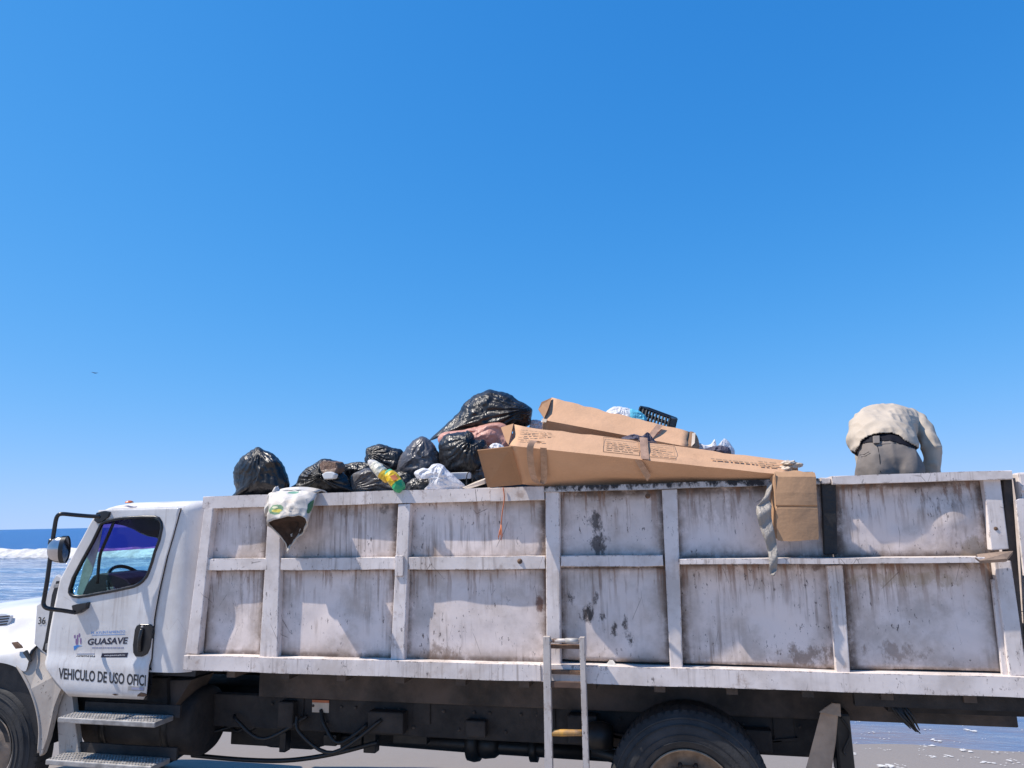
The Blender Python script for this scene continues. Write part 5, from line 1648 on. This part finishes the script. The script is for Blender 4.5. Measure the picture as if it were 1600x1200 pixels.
# torn grey plastic strip beside it
pp = [at(*p) for p in ((1204, 752, -.04), (1199, 776, -.07), (1194, 790, -.09), (1194, 806, -.10), (1198, 825, -.10), (1204, 845, -.10), (1208, 868, -.105), (1208, 890, -.11), (1207, 899, -.11))]
wd = [.012, .018, .045, .045, .04, .035, .026, .024, .008]
sp = smooth_path(pp, 5); ww = np.interp(np.linspace(0, 1, len(sp)), np.linspace(0, 1, len(wd)), wd)
V_, F_ = [], []
for i, p in enumerate(sp):
    for k in range(5):
        t = k / 4 - .5
        V_.append(p + Vector((2 * t * ww[i], .012 * math.cos(3 * t + i * .7), .004 * math.sin(i * 1.3 + k))))
for i in range(len(sp) - 1):
    for k in range(4):
        F_.append((i * 5 + k, i * 5 + k + 1, i * 5 + k + 6, i * 5 + k + 5))
strip_ = mesh('torn_plastic_strip', V_, F_, M['strip'], None, True)
sm = strip_.modifiers.new('film', 'SOLIDIFY'); sm.thickness = .002
tag(strip_, 'grey torn plastic strip dangling beside the hanging cardboard flap', 'plastic strip')

# orange twine
parts = [tube_geo(smooth_path([at(786, 762, -.02), at(788, 778, -.02), at(785, 800, -.015), at(783, 820, -.012), at(782, 836, -.014)]), .004, 6)]
rk = random.Random(5)
for k in range(7):
    a = at(783 + rk.uniform(-.6, .6), 820, -.013); e = at(782 + rk.uniform(-5, 4), 842 + rk.uniform(-3, 3), -.02)
    parts.append(tube_geo([a, (a + e) / 2 + Vector((rk.uniform(-.005, .005), -.004, 0)), e], [.003, .003, .0015], 5))
v_, f_ = join_geo(parts)
tag(mesh('orange_twine', v_, f_, M['orange'], None, True), 'frayed orange twine dangling down the side panel below the carton flap', 'twine')

# black plastic crate behind the upper carton
def make_crate():
    Cc = [at(1001, 636, 1.15), at(1047, 653, 1.10), at(1043, 668, 1.08), at(997, 651, 1.13)]
    u = (Cc[1] - Cc[0]); w = (Cc[3] - Cc[0]); d = Vector((.05, .30, .03))
    L, H = u.length, w.length
    u.normalize(); w.normalize()
    H = .17
    cr = None
    def bar(p, q_, r_): return tube_geo([p, q_], r_, 4)
    O = Cc[0]
    rim_parts = []
    cs = [O, O + u * L, O + u * L + d, O + d]
    for i in range(4): rim_parts.append(bar(cs[i], cs[(i + 1) % 4], .012))
    v_, f_ = join_geo(rim_parts)
    cr = mesh('plastic_crate', v_, f_, M['crate'], None)
    tag(cr, 'black plastic crate with slatted sides behind the upper carton', 'crate')
    for i in range(4):
        a, b_ = cs[i], cs[(i + 1) % 4]
        n = 9 if i in (0, 2) else 10
        for k in range(n + 1):
            t = k / n
            p = a.lerp(b_, t)
            v_, f_ = bar(p, p + w * H, .0085 if 0 < k < n else .012)
            mesh('slat', v_, f_, M['crate'], cr)
        for hh in (.35, .7, 1.0):
            v_, f_ = bar(a + w * H * hh, b_ + w * H * hh, .008)
            mesh('cross_slat', v_, f_, M['crate'], cr)
    fl_ = [p + w * H for p in cs]
    mesh('crate_floor', fl_, [(0, 1, 2, 3)], M['crate'], cr)
    return cr
make_crate()

# ------------------------------------------------------------------ person bending over in the bed
def union(name, parts, voxel, mat, parent=None, smooth_it=6):
    V_, F_ = join_geo(parts)
    o = mesh(name, V_, F_, mat, None, True)
    rm = o.modifiers.new('r', 'REMESH'); rm.mode = 'VOXEL'; rm.voxel_size = voxel
    if smooth_it:
        s_ = o.modifiers.new('s', 'SMOOTH'); s_.iterations = smooth_it; s_.factor = .5
    dg = bpy.context.evaluated_depsgraph_get()
    me = bpy.data.meshes.new_from_object(o.evaluated_get(dg))
    bpy.data.objects.remove(o)
    me.name = name
    me.polygons.foreach_set('use_smooth', [True] * len(me.polygons))
    me.materials.clear(); me.materials.append(mat)
    return me
def add_me(name, me, parent=None):
    return link(bpy.data.objects.new(name, me), parent)
def loft(sections, n=28, grow=0.0):
    """sections: (centre, half width, half thickness); closed ends"""
    cs = [Vector(s_[0]) for s_ in sections]
    dense = smooth_path(cs, 5)
    N = len(dense)
    tt = np.linspace(0, 1, N); t0 = np.linspace(0, 1, len(sections))
    hw = np.interp(tt, t0, [s_[1] for s_ in sections]) + grow; ht = np.interp(tt, t0, [s_[2] for s_ in sections]) + grow
    V_, F_ = [], []
    for i, c in enumerate(dense):
        t = (dense[min(i + 1, N - 1)] - dense[max(i - 1, 0)]).normalized()
        a = Vector((1, 0, 0)); a = (a - t * a.dot(t)).normalized(); b_ = t.cross(a)
        for k in range(n):
            an = 2 * math.pi * k / n
            ca, sa_ = math.cos(an), math.sin(an)
            V_.append(c + a * hw[i] * math.copysign(abs(ca) ** .85, ca) + b_ * ht[i] * math.copysign(abs(sa_) ** .85, sa_))
    for i in range(N - 1):
        for k in range(n):
            F_.append((i * n + k, i * n + (k + 1) % n, (i + 1) * n + (k + 1) % n, (i + 1) * n + k))
    F_.append(tuple(range(n))[::-1]); F_.append(tuple((N - 1) * n + k for k in range(n)))
    return V_, F_
def ball(c, r):
    V, F = ico(3)
    return (V * np.array(r) + np.array(c)).tolist(), F
hip = at(1387, 722, .56)
FEET = 1.70
spine = [(at(1392, 750, .60), .19, .16), (at(1387, 722, .56), .185, .185), (at(1382, 697, .62), .185, .16), (at(1376, 680, .80), .205, .165), (at(1384, 669, 1.0), .200, .165), (at(1398, 667, 1.16), .185, .145), (at(1405, 674, 1.30), .16, .11)]
neck = [at(1399, 674, 1.32), at(1402, 690, 1.42), at(1403, 702, 1.48)]
head_c = at(1404, 716, 1.54)
Lleg = [hip + Vector((-.12, 0, -.05)), Vector((hip.x - .15, hip.y + .10, FEET + .50)), Vector((hip.x - .16, hip.y + .02, FEET + .09))]
Rleg = [hip + Vector((.12, 0, -.05)), Vector((hip.x + .15, hip.y + .12, FEET + .50)), Vector((hip.x + .17, hip.y + .03, FEET + .09))]
Rarm = [at(1420, 656, 1.12), at(1438, 667, 1.0), at(1451, 688, .90), at(1457, 714, .86), at(1455, 742, .88)]
Larm = [at(1362, 664, 1.18), at(1352, 690, 1.30), at(1356, 730, 1.34), at(1362, 760, 1.36)]
def hand(w, d, parts):
    """palm, four curled fingers and a thumb, from the wrist w along d"""
    d = d.normalized(); sx = Vector((1, 0, 0)); n_ = d.cross(sx).normalized()
    palm = w + d * .05
    parts.append(ball(palm, (.040, .018 + .02 * abs(n_.y), .05)))
    for k, L in enumerate((.068, .078, .074, .058)):
        b_ = palm + d * .03 + sx * (-.030 + .020 * k)
        parts.append(tube_geo([b_, b_ + d * L * .45 + n_ * .006, b_ + d * L * .75 + n_ * .022, b_ + d * L * .85 + n_ * .042], [.0095, .009, .0085, .007], 8))
    tb = palm - sx * .035 - d * .01
    parts.append(tube_geo([tb, tb - sx * .022 + d * .022, tb - sx * .024 + d * .05 + n_ * .012], [.011, .010, .008], 8))
bp = [loft(spine, grow=-.03), tube_geo(smooth_path(Lleg, 4), list(np.interp(np.linspace(0, 1, 9), [0, .5, 1], [.075, .055, .04]))), tube_geo(smooth_path(Rleg, 4), list(np.interp(np.linspace(0, 1, 9), [0, .5, 1], [.075, .055, .04]))),
      tube_geo(smooth_path(neck, 4), .055), ball(head_c, (.075, .095, .105)), ball(head_c + Vector((0, .085, -.03)), (.02, .025, .03)), ball(head_c + Vector((.078, 0, 0)), (.012, .022, .032)), ball(head_c + Vector((-.078, 0, 0)), (.012, .022, .032)),
      tube_geo(smooth_path(Rarm, 4), list(np.interp(np.linspace(0, 1, 17), [0, .5, 1], [.05, .042, .03]))), tube_geo(smooth_path(Larm, 4), list(np.interp(np.linspace(0, 1, 13), [0, .5, 1], [.05, .042, .03])))]
hand(Rarm[-1], Vector((0, .05, -1)), bp); hand(Larm[-1], Vector((0, .05, -1)), bp)
me = union('person', bp, .0075, M['skin'], smooth_it=3)
person = add_me('person', me)
tag(person, 'person in cream shirt and grey trousers bending over inside the truck body', 'person')
add_me('hair', union('hair', [ball(head_c + Vector((0, -.02, .03)), (.086, .095, .095))], .012, M['hair'], smooth_it=2), person)
for L in (Lleg, Rleg):
    f_ = L[-1]
    bt = union('boot', [ball(f_ + Vector((0, .06, -.05)), (.055, .14, .045)), tube_geo([f_ + Vector((0, 0, -.06)), f_ + Vector((0, 0, .10))], .058, 14)], .012, M['bootleather'], smooth_it=3)
    add_me('boot', bt, person)
def wrinkle(me, seed, amp, sc):
    n = len(me.vertices)
    co = np.empty(n * 3); me.vertices.foreach_get('co', co); co = co.reshape(-1, 3)
    no = np.empty(n * 3); me.vertices.foreach_get('normal', no); no = no.reshape(-1, 3)
    h = 0
    for k, (sx, sy, sz) in enumerate(sc):
        nn = vnoise(co * np.array([sx, sy, sz]) + 5.1 * k, seed + k)
        h = h + (1 - 2 * np.abs(nn)) * amp / (1 + k * .5)
    co = co + no * h[:, None]
    me.vertices.foreach_set('co', co.ravel()); me.update()
    return co
tr = union('trousers', [loft(spine[:3], grow=.0), ball(hip + Vector((-.080, -.05, -.05)), (.120, .15, .19)), ball(hip + Vector((.090, -.05, -.07)), (.120, .15, .19)),
     tube_geo(smooth_path([hip + Vector((-.085, 0, .0))] + Lleg[1:], 5), list(np.interp(np.linspace(0, 1, 11), [0, .5, 1], [.120, .098, .085])), 20), tube_geo(smooth_path([hip + Vector((.10, 0, -.02))] + Rleg[1:], 5), list(np.interp(np.linspace(0, 1, 11), [0, .5, 1], [.120, .098, .085])), 20)], .010, M['trouser'], smooth_it=26)
wrinkle(tr, 3, .004, ((11, 6, 8), (22, 9, 16)))
trousers = add_me('trousers', tr, person)
# the waist above this line is the belt: a band of its own cut from the top of the trousers
bxs = [at(px, py, .45) for px, py in ((1325, 703), (1340, 697), (1352, 692), (1372, 690), (1390, 690), (1402, 694), (1430, 701))]
def above(c): return c.z > np.interp(c.x, [p.x for p in bxs], [p.z for p in bxs]) + .10 * max(0, c.y - .50)
belt_me = tr.copy(); belt_me.name = 'belt'
for me_, keep in ((tr, False), (belt_me, True)):
    bm = bmesh.new(); bm.from_mesh(me_)
    bmesh.ops.delete(bm, geom=[f for f in bm.faces if above(f.calc_center_median()) != keep], context='FACES')
    if keep:
        bmesh.ops.smooth_vert(bm, verts=bm.verts[:], factor=.5, use_axis_x=True, use_axis_y=True, use_axis_z=True)
        bm.normal_update()
        for v in bm.verts: v.co += v.normal * .004
    bm.to_mesh(me_); bm.free()
belt_me.materials.clear(); belt_me.materials.append(M['belt'])
belt = add_me('belt', belt_me, person)
sm = belt.modifiers.new('leather', 'SOLIDIFY'); sm.thickness = .006
sh_parts = [loft([(spine[1][0].lerp(spine[2][0], .72), .206, .188)] + [(s_[0], s_[1] + .016, s_[2] + .016) for s_ in spine[2:]]),
     ball(at(1343, 688, .76), (.085, .12, .09)),
     tube_geo(smooth_path(Rarm, 5), list(np.interp(np.linspace(0, 1, 21), [0, .3, .55, 1], [.085, .070, .060, .046])), 20), tube_geo(smooth_path(Larm, 5), list(np.interp(np.linspace(0, 1, 16), [0, .5, 1], [.09, .075, .055])), 20)]
shm = union('shirt', sh_parts, .009, M['shirt'], smooth_it=12)
wrinkle(shm, 9, .0085, ((7, 10, 9), (19, 6, 17)))
bm = bmesh.new(); bm.from_mesh(shm)
hx = [at(px, py, .55) for px, py in ((1318, 716), (1330, 714), (1337, 706), (1343, 690), (1353, 682), (1370, 678.5), (1388, 678.5), (1398, 682), (1405, 690), (1420, 697), (1440, 703))]
hxx = [p.x for p in hx]; hzz = [p.z for p in hx]
kill = []
for f in bm.faces:
    c = f.calc_center_median()
    if c.x > hxx[-1] - .02 and c.y > .7: continue
    if c.y < .80 and c.z < np.interp(c.x, hxx, hzz) and c.y < .95: kill.append(f)
bmesh.ops.delete(bm, geom=kill, context='FACES')
bm.to_mesh(shm); bm.free()
shirt = add_me('shirt', shm, person)
sm = shirt.modifiers.new('cloth', 'SOLIDIFY'); sm.thickness = .006; sm.offset = 0
# seam, pocket welt and belt loop laid on the trousers
bvh = BVHTree.FromPolygons([v.co for v in tr.vertices], [tuple(p.vertices) for p in tr.polygons])
def on_cloth(pxs):
    out = []
    for px, py in pxs:
        d = ray(px, py).normalized()
        h = bvh.ray_cast(CAM, d)
        if h[0] is not None: out.append(h[0] + h[1] * .001)
    return out
for nm, pxs, r_, mt in (('seat_seam', [(1371, 697), (1372.5, 703), (1374, 712), (1375, 722), (1376, 738)], .0022, 'belt'), ('pocket_welt', [(1339, 713), (1346, 713.5), (1353, 712), (1360, 708)], .004, 'trouser'), ('pocket_slit', [(1344, 711), (1351, 710), (1358, 706)], .0022, 'belt'), ('waistband_edge', [(1341, 694), (1352, 693), (1370, 694), (1390, 693), (1400, 693)], .003, 'trouser')):
    pts = on_cloth(pxs)
    if len(pts) > 1: tube(nm, pts, r_, M[mt], trousers, 6)
bl_ = spine[2][0]
p0 = at(1370, 681, .42)
prism('belt_loop', [at(1365, 681, .44), at(1374.5, 680.5, .44), at(1375, 692, .41), at(1365.5, 692.5, .41)], (0, .03, 0), M['trouser'], trousers, .003)

# distant gull
gp = at(148, 583, 60.0)
V_ = [gp + Vector(v) for v in ((-.02, -.25, 0), (.0, .28, .02), (.05, 0, .05), (.02, 0, -.05), (-.55, .02, .16), (-.25, -.08, .12), (-.25, .10, .12), (.55, .02, -.02), (.25, -.08, .03), (.25, .10, .03), (-.25, 0, .06), (.25, 0, -.02))]
gull = mesh('gull', V_, [(0, 2, 1), (0, 1, 3), (0, 3, 2), (1, 2, 3), (2, 5, 4), (4, 6, 2), (5, 10, 4), (4, 10, 6), (2, 6, 10), (2, 10, 5), (2, 7, 8), (2, 9, 7), (8, 7, 11), (7, 9, 11), (2, 11, 9), (2, 8, 11)], simple('gull_feathers', (.16, .2, .26), .8))
tag(gull, 'small gull far off in the blue sky', 'bird')
